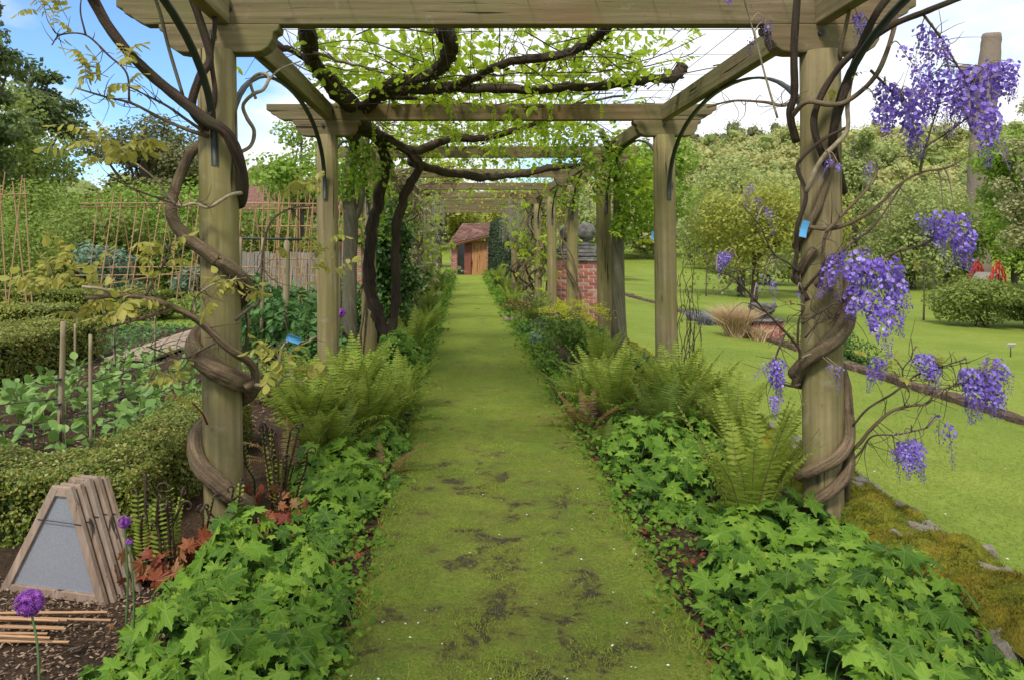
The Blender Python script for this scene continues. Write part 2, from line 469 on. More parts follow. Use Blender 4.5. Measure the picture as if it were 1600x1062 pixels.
tree_leaf('t_olive', [(.095, .105, .034), (.14, .145, .048), (.19, .185, .066)], .5, .25)
tree_leaf('t_mid', [(.135, .185, .036), (.195, .25, .048), (.27, .315, .072)], .5)
tree_leaf('t_fresh', [(.14, .24, .026), (.21, .32, .036), (.28, .38, .055)], .5)
tree_leaf('t_yellow', [(.22, .245, .036), (.31, .32, .048), (.39, .38, .072)], .4)
tree_leaf('t_hill', [(.33, .335, .115), (.40, .395, .14), (.46, .44, .17)], .06)
tree_leaf('t_hill2', [(.235, .29, .085), (.295, .345, .105), (.36, .39, .135)], .06)
tree_leaf('t_blossom', [(.34, .33, .13), (.46, .45, .24), (.16, .18, .04)], .4)
tree_leaf('t_shrub', [(.12, .19, .028), (.18, .26, .036), (.27, .34, .06)], .6)

# ------------------------------------------------------------------ ground
def S(t):
    t = np.clip(t, 0, 1); return t * t * (3 - 2 * t)
_HX = [-2000, 2.18, 2.34, 6.9, 7.02, 7.2, 12, 30, 60, 400, 2000]
_HZ = [-.03, -.03, -.46, -.72, -.72, -1.08, -1.55, -2.4, -2.2, 0, 0]
def hgt(x, y):
    x = np.asarray(x, float); y = np.asarray(y, float)
    z = np.interp(x, _HX, _HZ)
    z = z + np.where(x > 2.4, .05 * vnoise(x, y, .35, 3), 0) * np.clip((x - 2.4) / 3, 0, 1)
    z = z + 18 * S((y - 78) / 95) * S((x + 2) / 75) + 7 * S((y - 60) / 120) * S((x + 60) / 60)
    return z

def grass_mat(name, a, b_, c, sc=1.0, big=.35):
    m, t, b, o = new_mat(name)
    n1 = noise(t, big, 5, .6); n2 = noise(t, 26 * sc, 5, .7); n3 = noise(t, 2.6, 4, .6)
    col = ramp(t, n1, [(.32, a), (.5, b_), (.68, c)])
    col = mixc(t, ramp(t, n3, [(.35, (0, 0, 0)), (.7, (.4, .4, .4))]), col, tuple(q * .75 for q in a))
    col = mixc(t, 1.0, col, ramp(t, n2, [(.3, (.62, .62, .62)), (.6, (1.1, 1.1, 1.05))]), 'MULTIPLY')
    t.links.new(col, b.inputs['Base Color']); b.inputs['Roughness'].default_value = .9; b.inputs['Specular IOR Level'].default_value = .1
    bumpn(t, b, noise(t, 70 * sc, 4, .7), .6, .02)
    return m
M['lawn'] = grass_mat('lawn_grass', (.150, .205, .030), (.185, .240, .036), (.225, .265, .046))
mb = MB()
xs = np.concatenate([[-600, -300, -150, -80, -40, -20, -10, -5, 0, 2.0], [2.18, 2.34], np.arange(2.8, 6.9, .45), [6.9, 7.02, 7.2], np.arange(8, 30, 1.2), np.arange(32, 130, 5), [150, 200, 300, 600]])
ys = np.concatenate([[-20, -5], np.arange(0, 40, .7), np.arange(40, 200, 4), [230, 300, 400, 700]])
grid(mb, xs, ys, hgt)
ground = struct(mb.build('ground', M['lawn']))

# soil
m, t, b, o = new_mat('garden_soil')
n1 = noise(t, 3.2, 5, .6); n2 = noise(t, 60, 6, .75); n3 = noise(t, 150, 2, .5)
col = ramp(t, n2, [(.3, (.030, .018, .011)), (.52, (.085, .054, .033)), (.66, (.16, .108, .066)), (.78, (.30, .225, .145))])
col = mixc(t, ramp(t, n1, [(.4, (0, 0, 0)), (.7, (.55, .55, .55))]), col, (.05, .032, .022))
t.links.new(col, b.inputs['Base Color']); b.inputs['Roughness'].default_value = .95; b.inputs['Specular IOR Level'].default_value = .1
bumpn(t, b, n2, 1.0, .03)
M['soil'] = m
mb = MB()
grid(mb, np.concatenate([np.linspace(-14, -6, 9), np.linspace(-5.8, -.42, 70)]), np.linspace(0.6, 13.2, 150),
     lambda x, y: .012 * vnoise(x, y, 6, 5) + .008 * vnoise(x, y, 17, 6))
struct(mb.build('soil_bed', M['soil']))
mb = MB()
grid(mb, np.linspace(-1.9, -.42, 22), np.linspace(13.15, 36, 160), lambda x, y: .006 + .014 * vnoise(x, y, 6, 12))
struct(mb.build('soil_border', M['soil']))
mb = MB()
grid(mb, np.linspace(.84, 2.06, 20), np.linspace(.6, 38, 260), lambda x, y: .014 * vnoise(x, y, 6, 7) + .0 * x)
struct(mb.build('soil_border', M['soil']))

# mulch chips lying in the near left corner
mb = MB()
chip = (np.array([[-.5, -.2, 0], [.5, -.16, .05], [.46, .2, .02], [-.5, .17, .06], [0, 0, .16]]), [np.array([[0, 1, 4], [1, 2, 4], [2, 3, 4], [3, 0, 4]])])
n = 5200
pos = np.stack([rng.uniform(-2.6, -1.0, n), rng.uniform(1.9, 3.3, n), rng.uniform(.008, .022, n)], -1)
nrm = runit(n) * .45 + np.array([0, 0, 1])
scatter(mb, chip, pos, frames(nrm, rng.uniform(0, 6.3, n)), rng.uniform(.008, .024, n))
M['mulch'] = leaf_mat('mulch_chip', [(.075, .042, .025), (.14, .088, .055), (.22, .15, .095), (.30, .21, .14)], 0.0, .9)
n2_ = 5000
pos = np.stack([rng.uniform(-5, -1.6, n2_), rng.uniform(4.4, 12, n2_), rng.uniform(.008, .022, n2_)], -1)
scatter(mb, chip, pos, frames(runit(n2_) * .45 + np.array([0, 0, 1]), rng.uniform(0, 6.3, n2_)), rng.uniform(.015, .04, n2_))
o = mb.build('bark_mulch', M['mulch'], None, False, True)
tag(o, 'brown bark mulch scattered over the soil of the left garden', 'mulch')

# mossy path
m, t, b, o = new_mat('mossy_path')
n1 = noise(t, 1.5, 5, .6, map_scale=(1, .6, 1)); n2 = noise(t, 4.6, 7, .70, dist=.35); n3 = noise(t, 70, 5, .75); nb = noise(t, 1.05, 3, .5)
col = ramp(t, n1, [(.3, (.135, .212, .036)), (.46, (.195, .262, .040)), (.58, (.23, .28, .046)), (.70, (.24, .225, .06))])
col = mixc(t, 1.0, col, ramp(t, n3, [(.25, (.38, .38, .36)), (.62, (1.2, 1.2, 1.1))]), 'MULTIPLY')
n4 = noise(t, 14, 5, .7)
col = mixc(t, ramp(t, n4, [(.5, (0, 0, 0)), (.68, (.65, .65, .65))]), col, (.285, .31, .05))
col = mixc(t, ramp(t, n4, [(.28, (.55, .55, .55)), (.45, (0, 0, 0))]), col, (.125, .17, .024))
sp = N(t, 'ShaderNodeTexCoord'); sx = N(t, 'ShaderNodeSeparateXYZ'); t.links.new(sp.outputs['Object'], sx.inputs[0])
# bare wear: strongest on the trodden middle, and only on the near stretch
fy = N(t, 'ShaderNodeMapRange'); fy.inputs[1].default_value = 6.6; fy.inputs[2].default_value = 4.3; fy.inputs[3].default_value = -.105; fy.inputs[4].default_value = 0.0
t.links.new(sx.outputs['Y'], fy.inputs[0])
sm = N(t, 'ShaderNodeMath', operation='ADD'); sm.inputs[0].default_value = 0; t.links.new(n2, sm.inputs[0]); t.links.new(fy.outputs[0], sm.inputs[1])
s2 = N(t, 'ShaderNodeMath', operation='MULTIPLY_ADD'); t.links.new(nb, s2.inputs[0]); s2.inputs[1].default_value = .22; t.links.new(sm.outputs[0], s2.inputs[2])
cx_ = N(t, 'ShaderNodeMath', operation='SUBTRACT'); t.links.new(sx.outputs['X'], cx_.inputs[0]); cx_.inputs[1].default_value = .24
ca_ = N(t, 'ShaderNodeMath', operation='ABSOLUTE'); t.links.new(cx_.outputs[0], ca_.inputs[0])
cm_ = N(t, 'ShaderNodeMath', operation='MULTIPLY_ADD'); t.links.new(ca_.outputs[0], cm_.inputs[0]); cm_.inputs[1].default_value = -.13; t.links.new(s2.outputs[0], cm_.inputs[2])
s3 = N(t, 'ShaderNodeMath', operation='ADD'); t.links.new(cm_.outputs[0], s3.inputs[0]); s3.inputs[1].default_value = .04
s2 = s3
bare = ramp(t, s2.outputs[0], [(.672, (0, 0, 0)), (.735, (.85, .85, .85))])
half = ramp(t, s2.outputs[0], [(.55, (0, 0, 0)), (.71, (.7, .7, .7))])
gy = N(t, 'ShaderNodeMapRange'); gy.inputs[1].default_value = 6.5; gy.inputs[2].default_value = 16; t.links.new(sx.outputs['Y'], gy.inputs[0])
col = mixc(t, gy.outputs[0], col, mixc(t, n3, (.19, .255, .034), (.26, .325, .048)))
col = mixc(t, half, col, (.165, .135, .045))
col = mixc(t, bare, col, ramp(t, n3, [(.3, (.038, .029, .024)), (.7, (.10, .078, .062))]))
t.links.new(col, b.inputs['Base Color']); b.inputs['Roughness'].default_value = .95; b.inputs['Specular IOR Level'].default_value = .1
hh = N(t, 'ShaderNodeMath', operation='MULTIPLY_ADD'); t.links.new(bare, hh.inputs[0]); hh.inputs[1].default_value = -.6; t.links.new(n3, hh.inputs[2])
bumpn(t, b, hh.outputs[0], 1.0, .035)
M['path'] = m
def path_z(x, y):
    x = np.asarray(x, float); y = np.asarray(y, float)
    edge = np.minimum(np.abs(x + .46), np.abs(x - .90))
    return .036 + .010 * vnoise(x, y, 4.2, 8) + .005 * vnoise(x, y, 13, 9) - .03 * np.exp(-(edge / .05) ** 2)
mb = MB()
grid(mb, np.linspace(-.46, .90, 60), np.concatenate([np.linspace(.6, 9, 260), np.linspace(9.1, 36, 130)]), path_z)
struct(mb.build('path', M['path']))

# moss and short grass standing on the path
blade = (np.array([[-.09, 0, 0], [.09, 0, 0], [.0, .12, .55], [.02, .42, 1.0]]), [np.array([[0, 1, 2], [0, 2, 3]])])
def blades(mb, pos, h, lean=.5):
    n = len(pos)
    nrm = runit(n) * lean + np.array([0, 0, 1]); 
    scatter(mb, blade, pos, frames(nrm, rng.uniform(0, 6.3, n)), h)
mb = MB()
n = 95000
y = 2.2 + 9.5 * rng.uniform(0, 1, n) ** 1.7
x = rng.uniform(-.45, .89, n)
cl = vnoise(x, y, 5.5, 21) + .5 * vnoise(x, y, 14, 22)
e = np.minimum(x + .46, .90 - x)
keep = rng.uniform(-1.2, 1.0, n) < cl + .9 * np.exp(-e / .08)
x, y = x[keep], y[keep]
e = e[keep]
blades(mb, np.stack([x, y, path_z(x, y) - .002], -1), rng.uniform(.007, .021, len(x)) * (1 + .5 * vnoise(x, y, 9, 23)) * (1 + 1.1 * np.exp(-e / .07)), .9)
M['moss_blade'] = leaf_mat('moss_blade', [(.145, .215, .026), (.215, .275, .034), (.285, .32, .046)], .3, .8)
o = mb.build('path_moss', M['moss_blade'], None, False, True)
tag(o, 'short green moss and grass growing on the garden path', 'moss')

# near lawn grass blades
mb = MB()
n = 46000
y = 3.2 + 12 * rng.uniform(0, 1, n) ** 1.6; x = 2.42 + 4.4 * rng.uniform(0, 1, n) ** 1.2
blades(mb, np.stack([x, y, hgt(x, y) - .003], -1), rng.uniform(.014, .032, n), .8)
M['lawn_blade'] = leaf_mat('lawn_blade', [(.125, .185, .026), (.165, .23, .034), (.21, .265, .046)], .35, .7)
o = mb.build('lawn_grass', M['lawn_blade'], None, False, True)
tag(o, 'short mown grass of the lawn terrace beyond the mossy wall', 'grass')

# fallen petals
mb = MB()
n = 190
x = rng.uniform(-.42, .86, n); y = 2.3 + 9 * rng.uniform(0, 1, n) ** 1.5
pet = (np.array([[-.5, 0, 0], [0, -.35, .06], [.5, 0, 0], [0, .35, .1]]), [np.array([[0, 1, 2], [0, 2, 3]])])
scatter(mb, pet, np.stack([x, y, path_z(x, y) + .014], -1), frames(runit(n) * .3 + [0, 0, 1], rng.uniform(0, 6.3, n)), rng.uniform(.005, .014, n))
n = 60
x = 2.5 + rng.uniform(0, 9, n); y = 4 + rng.uniform(0, 14, n)
scatter(mb, pet, np.stack([x, y, hgt(x, y) + .02], -1), frames(runit(n) * .3 + [0, 0, 1], rng.uniform(0, 6.3, n)), rng.uniform(.015, .028, n))
n = 420
x = 2.6 + 20 * rng.uniform(0, 1, n) ** 1.5; y = 4 + 26 * rng.uniform(0, 1, n); k_ = vnoise(x, y, .5, 77) > -.1; x, y = x[k_], y[k_]; n = len(x)
scatter(mb, pet, np.stack([x, y, hgt(x, y) + .03], -1), frames(runit(n) * .3 + [0, 0, 1], rng.uniform(0, 6.3, n)), rng.uniform(.012, .026, n))
M['white_petal'] = leaf_mat('white_petal', [(.55, .53, .5), (.75, .73, .72)], .2, .6)
tag(mb.build('fallen_petals', M['white_petal'], None, False, True), 'small white petals fallen on the path and lawn', 'petals')

# ------------------------------------------------------------------ stones
def lump(seed, k=4, nz=.12, sq=3.2):
    """a rounded, uneven block in a unit cube"""
    r = np.random.default_rng(seed)
    mbx = MB(); g = np.linspace(-1, 1, k)
    V = []; F = []
    idx = {}
    def vid(p):
        key = tuple(np.round(p, 4))
        if key not in idx:
            idx[key] = len(V); V.append(p)
        return idx[key]
    for ax in range(3):
        for sg in (-1, 1):
            for i in range(k - 1):
                for j in range(k - 1):
                    q = []
                    for (a, b_) in ((i, j), (i + 1, j), (i + 1, j + 1), (i, j + 1)):
                        p = [0, 0, 0]; p[ax] = sg; p[(ax + 1) % 3] = g[a]; p[(ax + 2) % 3] = g[b_]
                        q.append(vid(tuple(p)))
                    F.append(q if sg > 0 else q[::-1])
    V = np.array(V, float)
    V = V / (np.sum(np.abs(V) ** sq, axis=1) ** (1 / sq))[:, None]
    V += r.normal(0, nz * .4, V.shape) + nz * np.sin(V[:, [1, 2, 0]] * 2.3 + r.uniform(0, 6, 3))
    return V * .5, [np.array(F)]
m, t, b, o = new_mat('wall_stone')
n1 = noise(t, 5, 5, .65); n2 = noise(t, 30, 5, .7)
rv = rand_val(t)
col = ramp(t, n1, [(.3, (.13, .12, .10)), (.55, (.27, .25, .22)), (.72, (.42, .41, .39))])
col = mixc(t, ramp(t, n2, [(.42, (0, 0, 0)), (.62, (.8, .8, .8))]), col, (.24, .17, .045))
t.links.new(col, b.inputs['Base Color']); b.inputs['Roughness'].default_value = .9
bumpn(t, b, n2, .8, .02)
M['stone'] = m
m, t, b, o = new_mat('wall_moss')
n1 = noise(t, 4.5, 5, .65); n2 = noise(t, 90, 5, .75)
col = ramp(t, n1, [(.3, (.13, .18, .024)), (.48, (.22, .25, .034)), (.63, (.31, .26, .040)), (.77, (.29, .16, .04))])
n5 = noise(t, 18, 5, .7)
col = mixc(t, ramp(t, n5, [(.5, (0, 0, 0)), (.66, (.8, .8, .8))]), col, (.36, .33, .032))
col = mixc(t, ramp(t, n5, [(.3, (.7, .7, .7)), (.46, (0, 0, 0))]), col, (.10, .095, .02))
col = mixc(t, 1.0, col, ramp(t, n2, [(.25, (.4, .4, .4)), (.6, (1.15, 1.1, 1)),]), 'MULTIPLY')
t.links.new(col, b.inputs['Base Color']); b.inputs['Roughness'].default_value = 1; b.inputs['Specular IOR Level'].default_value = .05
bumpn(t, b, n2, 1.0, .03)
M['moss'] = m
SHIFT_W = 0.0
sw = thing('stone_wall', 'low old stone retaining wall topped with orange and green moss beside the lawn', 'wall', (2.2, 8, -.45))
stone_me = []
for k in range(7):
    mbx = MB(); V, F = lump(100 + k, 6, .11, 8); mbx.add(V, F); stone_me.append(mbx.mesh('stone', M['stone'], False))
for col_x, w, zt, dz in ((1.97, .12, .030, .18), (2.12, .15, .085, .18), (2.28, .17, .100, .2), (2.31, .13, -.085, .15), (2.325, .13, -.23, .16), (2.335, .13, -.37, .15)):
    y = 1.7 + rng.uniform(0, .2)
    while y < 19:
        L = rng.uniform(.12, .38)
        if not (16.6 < y < 20.2 and zt > 0):
            inst('stone', random.choice(stone_me), sw, (col_x + rng.normal(0, .012), y + L / 2, zt - dz / 2 + rng.normal(0, .018)),
                 (rng.normal(0, .08), rng.normal(0, .08), rng.normal(0, .1)), (w * rng.uniform(1.0, 1.2), L * 1.04, dz * rng.uniform(1, 1.25)))
        y += L
mb = MB()
def moss_z(x, y):
    e = np.minimum(x - 1.93, 2.38 - x)
    return .126 + .050 * np.clip(vnoise(x, y, 7.5, 31) + .2, -1.0, 1.2) + .026 * vnoise(x, y, 21, 32) + .010 * vnoise(x, y, 47, 33) - .08 * np.exp(-np.clip(e, 0, 1) / .035)
grid(mb, np.linspace(1.93, 2.38, 44), np.linspace(1.7, 19, 900), moss_z)
n = 40000
x = rng.uniform(1.95, 2.36, n); y = 1.9 + 9 * rng.uniform(0, 1, n) ** 1.6
blades(mb, np.stack([x, y, moss_z(x, y) - .002], -1), rng.uniform(.008, .026, n) * (1 + .6 * vnoise(x, y, 12, 35)), .8)
mo = mb.build('moss', M['moss'], sw, True, True)

# ------------------------------------------------------------------ pergola
LX, RX, Y0, DY = -1.273, 1.879, 3.9, 3.0
ZB, ZT = 2.638, 2.788          # beam underside and top
NB = 9
perg = thing('pergola', 'long weathered timber pergola with round posts over the mossy path', 'pergola', (.3, 14, 0))
mb = MB()
nr, ns = 9, 28
a = np.linspace(0, 2 * PI, ns, endpoint=False)
V = []
rr = np.random.default_rng(4)
for i in range(nr):
    z = -.25 + (2.50 + .25) * i / (nr - 1)
    rad = .102 * (1 + .03 * (1 - i / nr)) * (1 - .05 * np.clip(np.cos(a - .6), .86, 1)) * (1 + rr.normal(0, .006, ns) + .012 * np.sin(2 * a + i * .4))
    rad = np.minimum(rad, .095 / np.maximum(np.cos(a - 3.9), .3))
    V.append(np.stack([rad * np.cos(a), rad * np.sin(a), np.full(ns, z)], -1))
V = np.vstack(V)
i = np.arange(nr - 1)[:, None] * ns; j = np.arange(ns)[None]; k = (j + 1) % ns
mb.add(V, [np.stack([i + j, i + k, i + ns + k, i + ns + j], -1).reshape(-1, 4), np.array([[(nr - 1) * ns + q for q in range(ns)]])])
post_me = mb.mesh('post', M['post'], True)
def bev(o, w=.007):
    md = o.modifiers.new('bevel', 'BEVEL'); md.width = w; md.segments = 2; md.limit_method = 'ANGLE'
    return o
def ogee(x0, x1, z0, z1, e):
    """side outline of a timber with moulded lower ends"""
    h = z1 - z0
    L = [(x0, z1), (x0, z0 + h * .62), (x0 + e * .22, z0 + h * .55), (x0 + e * .30, z0 + h * .38), (x0 + e * .52, z0 + h * .30), (x0 + e * .68, z0 + h * .16), (x0 + e, z0)]
    Rr = [(x1 - (p[0] - x0), p[1]) for p in L][::-1]
    return L + Rr
beam_mb = MB(); prism(beam_mb, ogee(LX - .55, RX + .47, ZB, ZT, .15), -.04, .04)
corb_mb = MB()
def rounded(x0, x1, z0, z1, e):
    h = z1 - z0
    L = [(x0, z1), (x0 + .005, z1 - h * .22), (x0 + e * .25, z1 - h * .30), (x0 + e * .28, z1 - h * .55), (x0 + e * .45, z1 - h * .80), (x0 + e * .72, z1 - h * .96), (x0 + e, z0)]
    return L + [(x1 - (p[0] - x0), p[1]) for p in L][::-1]
prism(corb_mb, rounded(-.315, .315, -.149, -.002, .13), -.055, .055)
corb_me = corb_mb.mesh('corbel', M['beamx'], False)
beam_me = beam_mb.mesh('beam', M['beamx'], False)
rail_mb = MB(); box(rail_mb, (-.036, .046, ZB - .003), (.036, DY - .046, ZT - .006)); rail_me = rail_mb.mesh('rail', M['raily'], False)
arch_mb = MB()
pts = []
for q in np.linspace(0, PI, 25):
    pts.append((0, .11 + (DY - .22) * (.5 - .5 * math.cos(q)), 1.90 + .725 * math.sin(q) ** .75))
def strap(mb, pts, w, th):
    p = np.array(pts, float); T = np.gradient(p, axis=0); T /= np.linalg.norm(T, axis=1)[:, None]
    nn = np.cross(T, [1, 0, 0])
    V = np.vstack([p + np.array([sx * w, 0, 0]) + nn * sn * th for sx, sn in ((-1, -1), (1, -1), (1, 1), (-1, 1))])
    n = len(p); F = []
    for i in range(n - 1):
        for c in range(4):
            d = (c + 1) % 4
            F.append((c * n + i, d * n + i, d * n + i + 1, c * n + i + 1))
    F += [(0, n, 2 * n, 3 * n), (4 * n - 1, 3 * n - 1, 2 * n - 1, n - 1)]
    mb.add(V, F)
strap(arch_mb, pts, .017, .007)
arch_me = arch_mb.mesh('arch_brace', M['iron'], True)
bolt_mb = MB(); tube(bolt_mb, [(0, -.02, 0), (0, 0, 0), (0, .012, 0)], [.016, .016, .010], 8, 1); bolt_me = bolt_mb.mesh('bolt', M['iron'], False)
for kb in range(-1, NB):
    Y = Y0 + DY * kb
    rz = np.random.default_rng(50 + kb)
    bo = inst('beam', beam_me, perg, (rz.normal(0, .015), Y, 0), (0, 0, rz.normal(0, .003)), (1, 1, 1)); bev(bo)
    for X in (LX, RX):
        inst('post', post_me, perg, (X + .012, Y, 0), (rz.normal(0, .004), -.010 + rz.normal(0, .004), rz.normal(0, .25)), (1, 1, 1))
        bev(inst('corbel', corb_me, perg, (X, Y, ZB)))
        if kb < NB - 1:
            bev(inst('rail', rail_me, perg, (X + (.02 if X < 0 else -.02), Y, rz.normal(0, .003))))
            if kb < 6:
                inst('arch_brace', arch_me, perg, (X, Y, rz.normal(0, .008)))
        if -1 < kb < 3:
            inst('bolt', bolt_me, perg, (X - .03, Y - .054, ZB - .05))
            inst('bolt', bolt_me, perg, (X + .05, Y - .040, ZB + .08))
# training wires over the roof
for k, X in enumerate(np.linspace(LX + .35, RX - .25, 9)):
    mb = MB(); tube(mb, [(X, Y0 - 3, ZT + .006), (X + rng.normal(0, .02), Y0 + 4, ZT + .004), (X, Y0 + 14, ZT + .006)], .0022, 5, 6)
    mb.build('wire', M['wire'], perg)
for Y in np.arange(Y0 + .6, Y0 + 6, .6):
    mb = MB(); tube(mb, [(LX, Y, ZT + .010), (.3, Y + rng.normal(0, .03), ZT - .005), (RX, Y, ZT + .010)], .002, 5, 6)
    mb.build('wire', M['wire'], perg)

# ------------------------------------------------------------------ leaf and flower shapes
diamond = (np.array([[0, 0, 0], [.34, .45, .07], [0, 1, -.02], [-.34, .45, .07]]), [np.array([[0, 1, 2], [0, 2, 3]])])
oval = (np.array([[0, 0, 0], [.24, .22, .06], [.32, .5, .07], [.2, .8, .03], [0, 1, -.05], [-.2, .8, .03], [-.32, .5, .07], [-.24, .22, .06], [0, .5, -.02]]),
        [np.array([[8, i, (i + 1) % 8] for i in range(8)])])
def lobed_leaf(seed=0, droop=.25):
    """a broad toothed leaf with five to seven pointed lobes"""
    r = np.random.default_rng(seed)
    lob = [(-142, .50), (-100, .70), (-48, .90), (0, 1.06), (48, .90), (100, .70), (142, .50)]
    pts = [(180, .08)]
    for i, (an, L) in enumerate(lob):
        L *= r.uniform(.9, 1.1); an += r.normal(0, 3)
        w = 15
        pts += [(an - w, L * .70), (an - w * .55, L * .72 + .02), (an - w * .34, L * .86), (an, L), (an + w * .30, L * .84), (an + w * .6, L * .70), (an + w, L * .69)]
        if i < 6:
            pts.append(((an + lob[i + 1][0]) / 2, (.54 if i in (2, 3) else .42) * r.uniform(.9, 1.1)))
    V = [(0, 0, 0)]
    tips = [a for a, _ in lob]
    roll = r.normal(0, .12)
    for an, rad in pts:
        x, y = math.sin(R(an)) * rad, math.cos(R(an)) * rad
        near = min(abs(((an - q + 180) % 360) - 180) for q in tips)
        V.append((x, y, -droop * rad ** 2 + .12 * rad - .0045 * near * rad + roll * x * y + r.normal(0, .018)))
    n = len(pts)
    return np.array(V), [np.array([[0, 1 + i, 1 + (i + 1) % n] for i in range(n)])]
LOBED = [lobed_leaf(s, d) for s, d in ((1, .15), (2, .35), (3, .55), (4, .25))]
def tri_tube(p0, p1, r0, r1):
    mbx = MB(); tube(mbx, [p0, (np.asarray(p0) + p1) / 2, p1], [r0, (r0 + r1) / 2, r1], 4, 2); return mbx

def frond_mesh(name, mat, L=1.0, lean=1.0, width=.16, n=17, seed=0, curl=0.0, droop=.3, tip=1.0):
    """one fern frond rising from the origin and arching towards +X"""
    r = np.random.default_rng(seed)
    mbx = MB()
    K = 26
    t = np.linspace(0, 1, K)
    ang = .12 + lean * t ** 1.3 + curl * np.clip((t - .72) / .28, 0, 1) ** 2 * 3.0
    d = np.stack([np.sin(ang), .06 * np.sin(3 * t + seed), np.cos(ang)], -1) * (L / (K - 1))
    p = np.vstack([[0, 0, 0], np.cumsum(d[:-1], axis=0)])
    tube(mbx, p[::3], np.interp(t[::3], [0, 1], [.0045 * L * 1.6, .0012 * L]), 4, 2, mi=1)
    for k in range(n):
        u = .16 + .82 * k / (n - 1)
        i = u * (K - 1); i0 = min(int(i), K - 2); f = i - i0
        c = p[i0] * (1 - f) + p[i0 + 1] * f
        T = p[i0 + 1] - p[i0]; T /= np.linalg.norm(T)
        nn = np.cross(T, [0, 1, 0]); nn /= np.linalg.norm(nn)
        s_ = (u - .16) / .84
        prof = min(1, .45 + s_ * 2.2) * (1 - s_ ** 2.2) * tip + .03
        for sg in (-1, 1):
            pl = width * L * prof * r.uniform(.88, 1.1)
            out = np.array([0, sg, 0]) + T * .38 - np.array([0, 0, droop]) * .5 + nn * r.normal(0, .12)
            out /= np.linalg.norm(out)
            w = T * (.40 * L * .82 / n)
            base = c
            mid = c + out * pl * .5 - np.array([0, 0, droop * .06 * pl])
            tp = c + out * pl - np.array([0, 0, droop * .3 * pl])
            # a pinna with cut teeth along both sides
            q1 = base + (mid - base) * .5
            V = np.array([base - w * .8, base + w * .8, q1 + w * 1.15, q1 - w * .95, mid + w * .85, mid - w * .6, tp, mid + w * 1.05 + out * pl * .12, q1 + w * .75 + out * pl * .1])
            mbx.add(V, [(0, 1, 2, 3), (3, 2, 8, 5), (8, 4, 5), (5, 4, 7), (5, 7, 6)])
    return mbx.mesh(name, [mat, M['rachis']], False)

FROND = {}
for key, mat in (('g', M['fern']), ('d', M['fern_deep']), ('b', M['fern_brown'])):
    FROND[key] = [frond_mesh('frond', mat, 1, ln, w, 25, sd, 0, .3) for sd, ln, w in ((1, .35, .15), (2, .6, .17), (3, .9, .18), (4, 1.3, .18), (5, .5, .15))]
CURL = [frond_mesh('frond', M['fern'], 1, ln, .12, 20, 20 + i, 1.3, .2) for i, ln in enumerate((.2, .35, .5))]

def raceme_mesh(seed, L=.26, wr=.058, n=80, mats=None, openf=.75):
    r = np.random.default_rng(seed)
    mbx = MB()
    tube(mbx, [(0, 0, 0), (.006, .004, -L * .5), (.0, .008, -L)], [.003, .002, .001], 5, 4, mi=1)
    for k in range(n):
        u = (k + r.uniform(0, 1)) / n
        an = k * 2.399 + r.normal(0, .25)
        rad = wr * (1 - u ** 1.5 * .8) * r.uniform(.55, 1.1) * (1.0 if u > .08 else .7)
        c = np.array([rad * math.cos(an), rad * math.sin(an), -u * L + r.normal(0, .004)])
        outw = np.array([math.cos(an), math.sin(an), 0])
        if u < openf:
            s_ = r.uniform(.0115, .0180) * (1.12 - .35 * u)
            # banner, two wings and the keel of one pea flower
            n1 = outw * .9 + np.array([0, 0, .45]) + r.normal(0, .35, 3)
            Rm = frames(n1[None], np.array([r.normal(PI, .5)]))
            ban = (np.array([[0, -.75, .1], [.72, -.25, .32], [.6, .5, .2], [0, .78, .05], [-.6, .5, .2], [-.72, -.25, .32], [0, 0, 0]]), [np.array([[6, i, (i + 1) % 6] for i in range(6)])])
            scatter(mbx, ban, c[None], Rm, np.array([s_]))
            wing = (np.array([[0, 0, 0], [.22, .5, .35], [0, 1.05, .55], [-.22, .5, .25]]), [np.array([[0, 1, 2, 3]])])
            scatter(mbx, wing, c[None] + outw * .006 - np.array([0, 0, .006]), frames((outw * .3 + np.array([0, 0, 1]) + r.normal(0, .3, 3))[None], np.array([an + PI / 2 + r.normal(0, .6)])), np.array([s_ * .95]), 2)
        else:
            s_ = r.uniform(.007, .011) * (1.3 - .5 * u)
            bud = (np.array([[0, 0, .2], [.45, .6, 0], [0, 1.6, -.1], [-.45, .6, 0], [0, .7, .45], [0, .7, -.4]]), [np.array([[0, 1, 4], [1, 2, 4], [2, 3, 4], [3, 0, 4], [1, 0, 5], [2, 1, 5], [3, 2, 5], [0, 3, 5]])])
            scatter(mbx, bud, c[None], frames((outw + r.normal(0, .3, 3))[None], np.array([r.uniform(2.6, 3.7)])), np.array([s_]), 2)
            mbx.add(np.array([[0, 0, -u * L + .01], [0, .0008, -u * L + .012], c]), [(0, 1, 2)], 1)
    return mbx.mesh('flower_raceme', mats or [M['petal'], M['twig'], M['bud']], False)
RAC = {'full': [raceme_mesh(1, .28, .066, 130, None, .72), raceme_mesh(2, .33, .068, 150, None, .68), raceme_mesh(3, .24, .068, 115, None, .74), raceme_mesh(7, .18, .062, 78, None, .85)],
       'bud': [raceme_mesh(4, .2, .042, 34, None, .25), raceme_mesh(5, .16, .05, 26, None, .1), raceme_mesh(6, .26, .036, 44, None, .3)]}

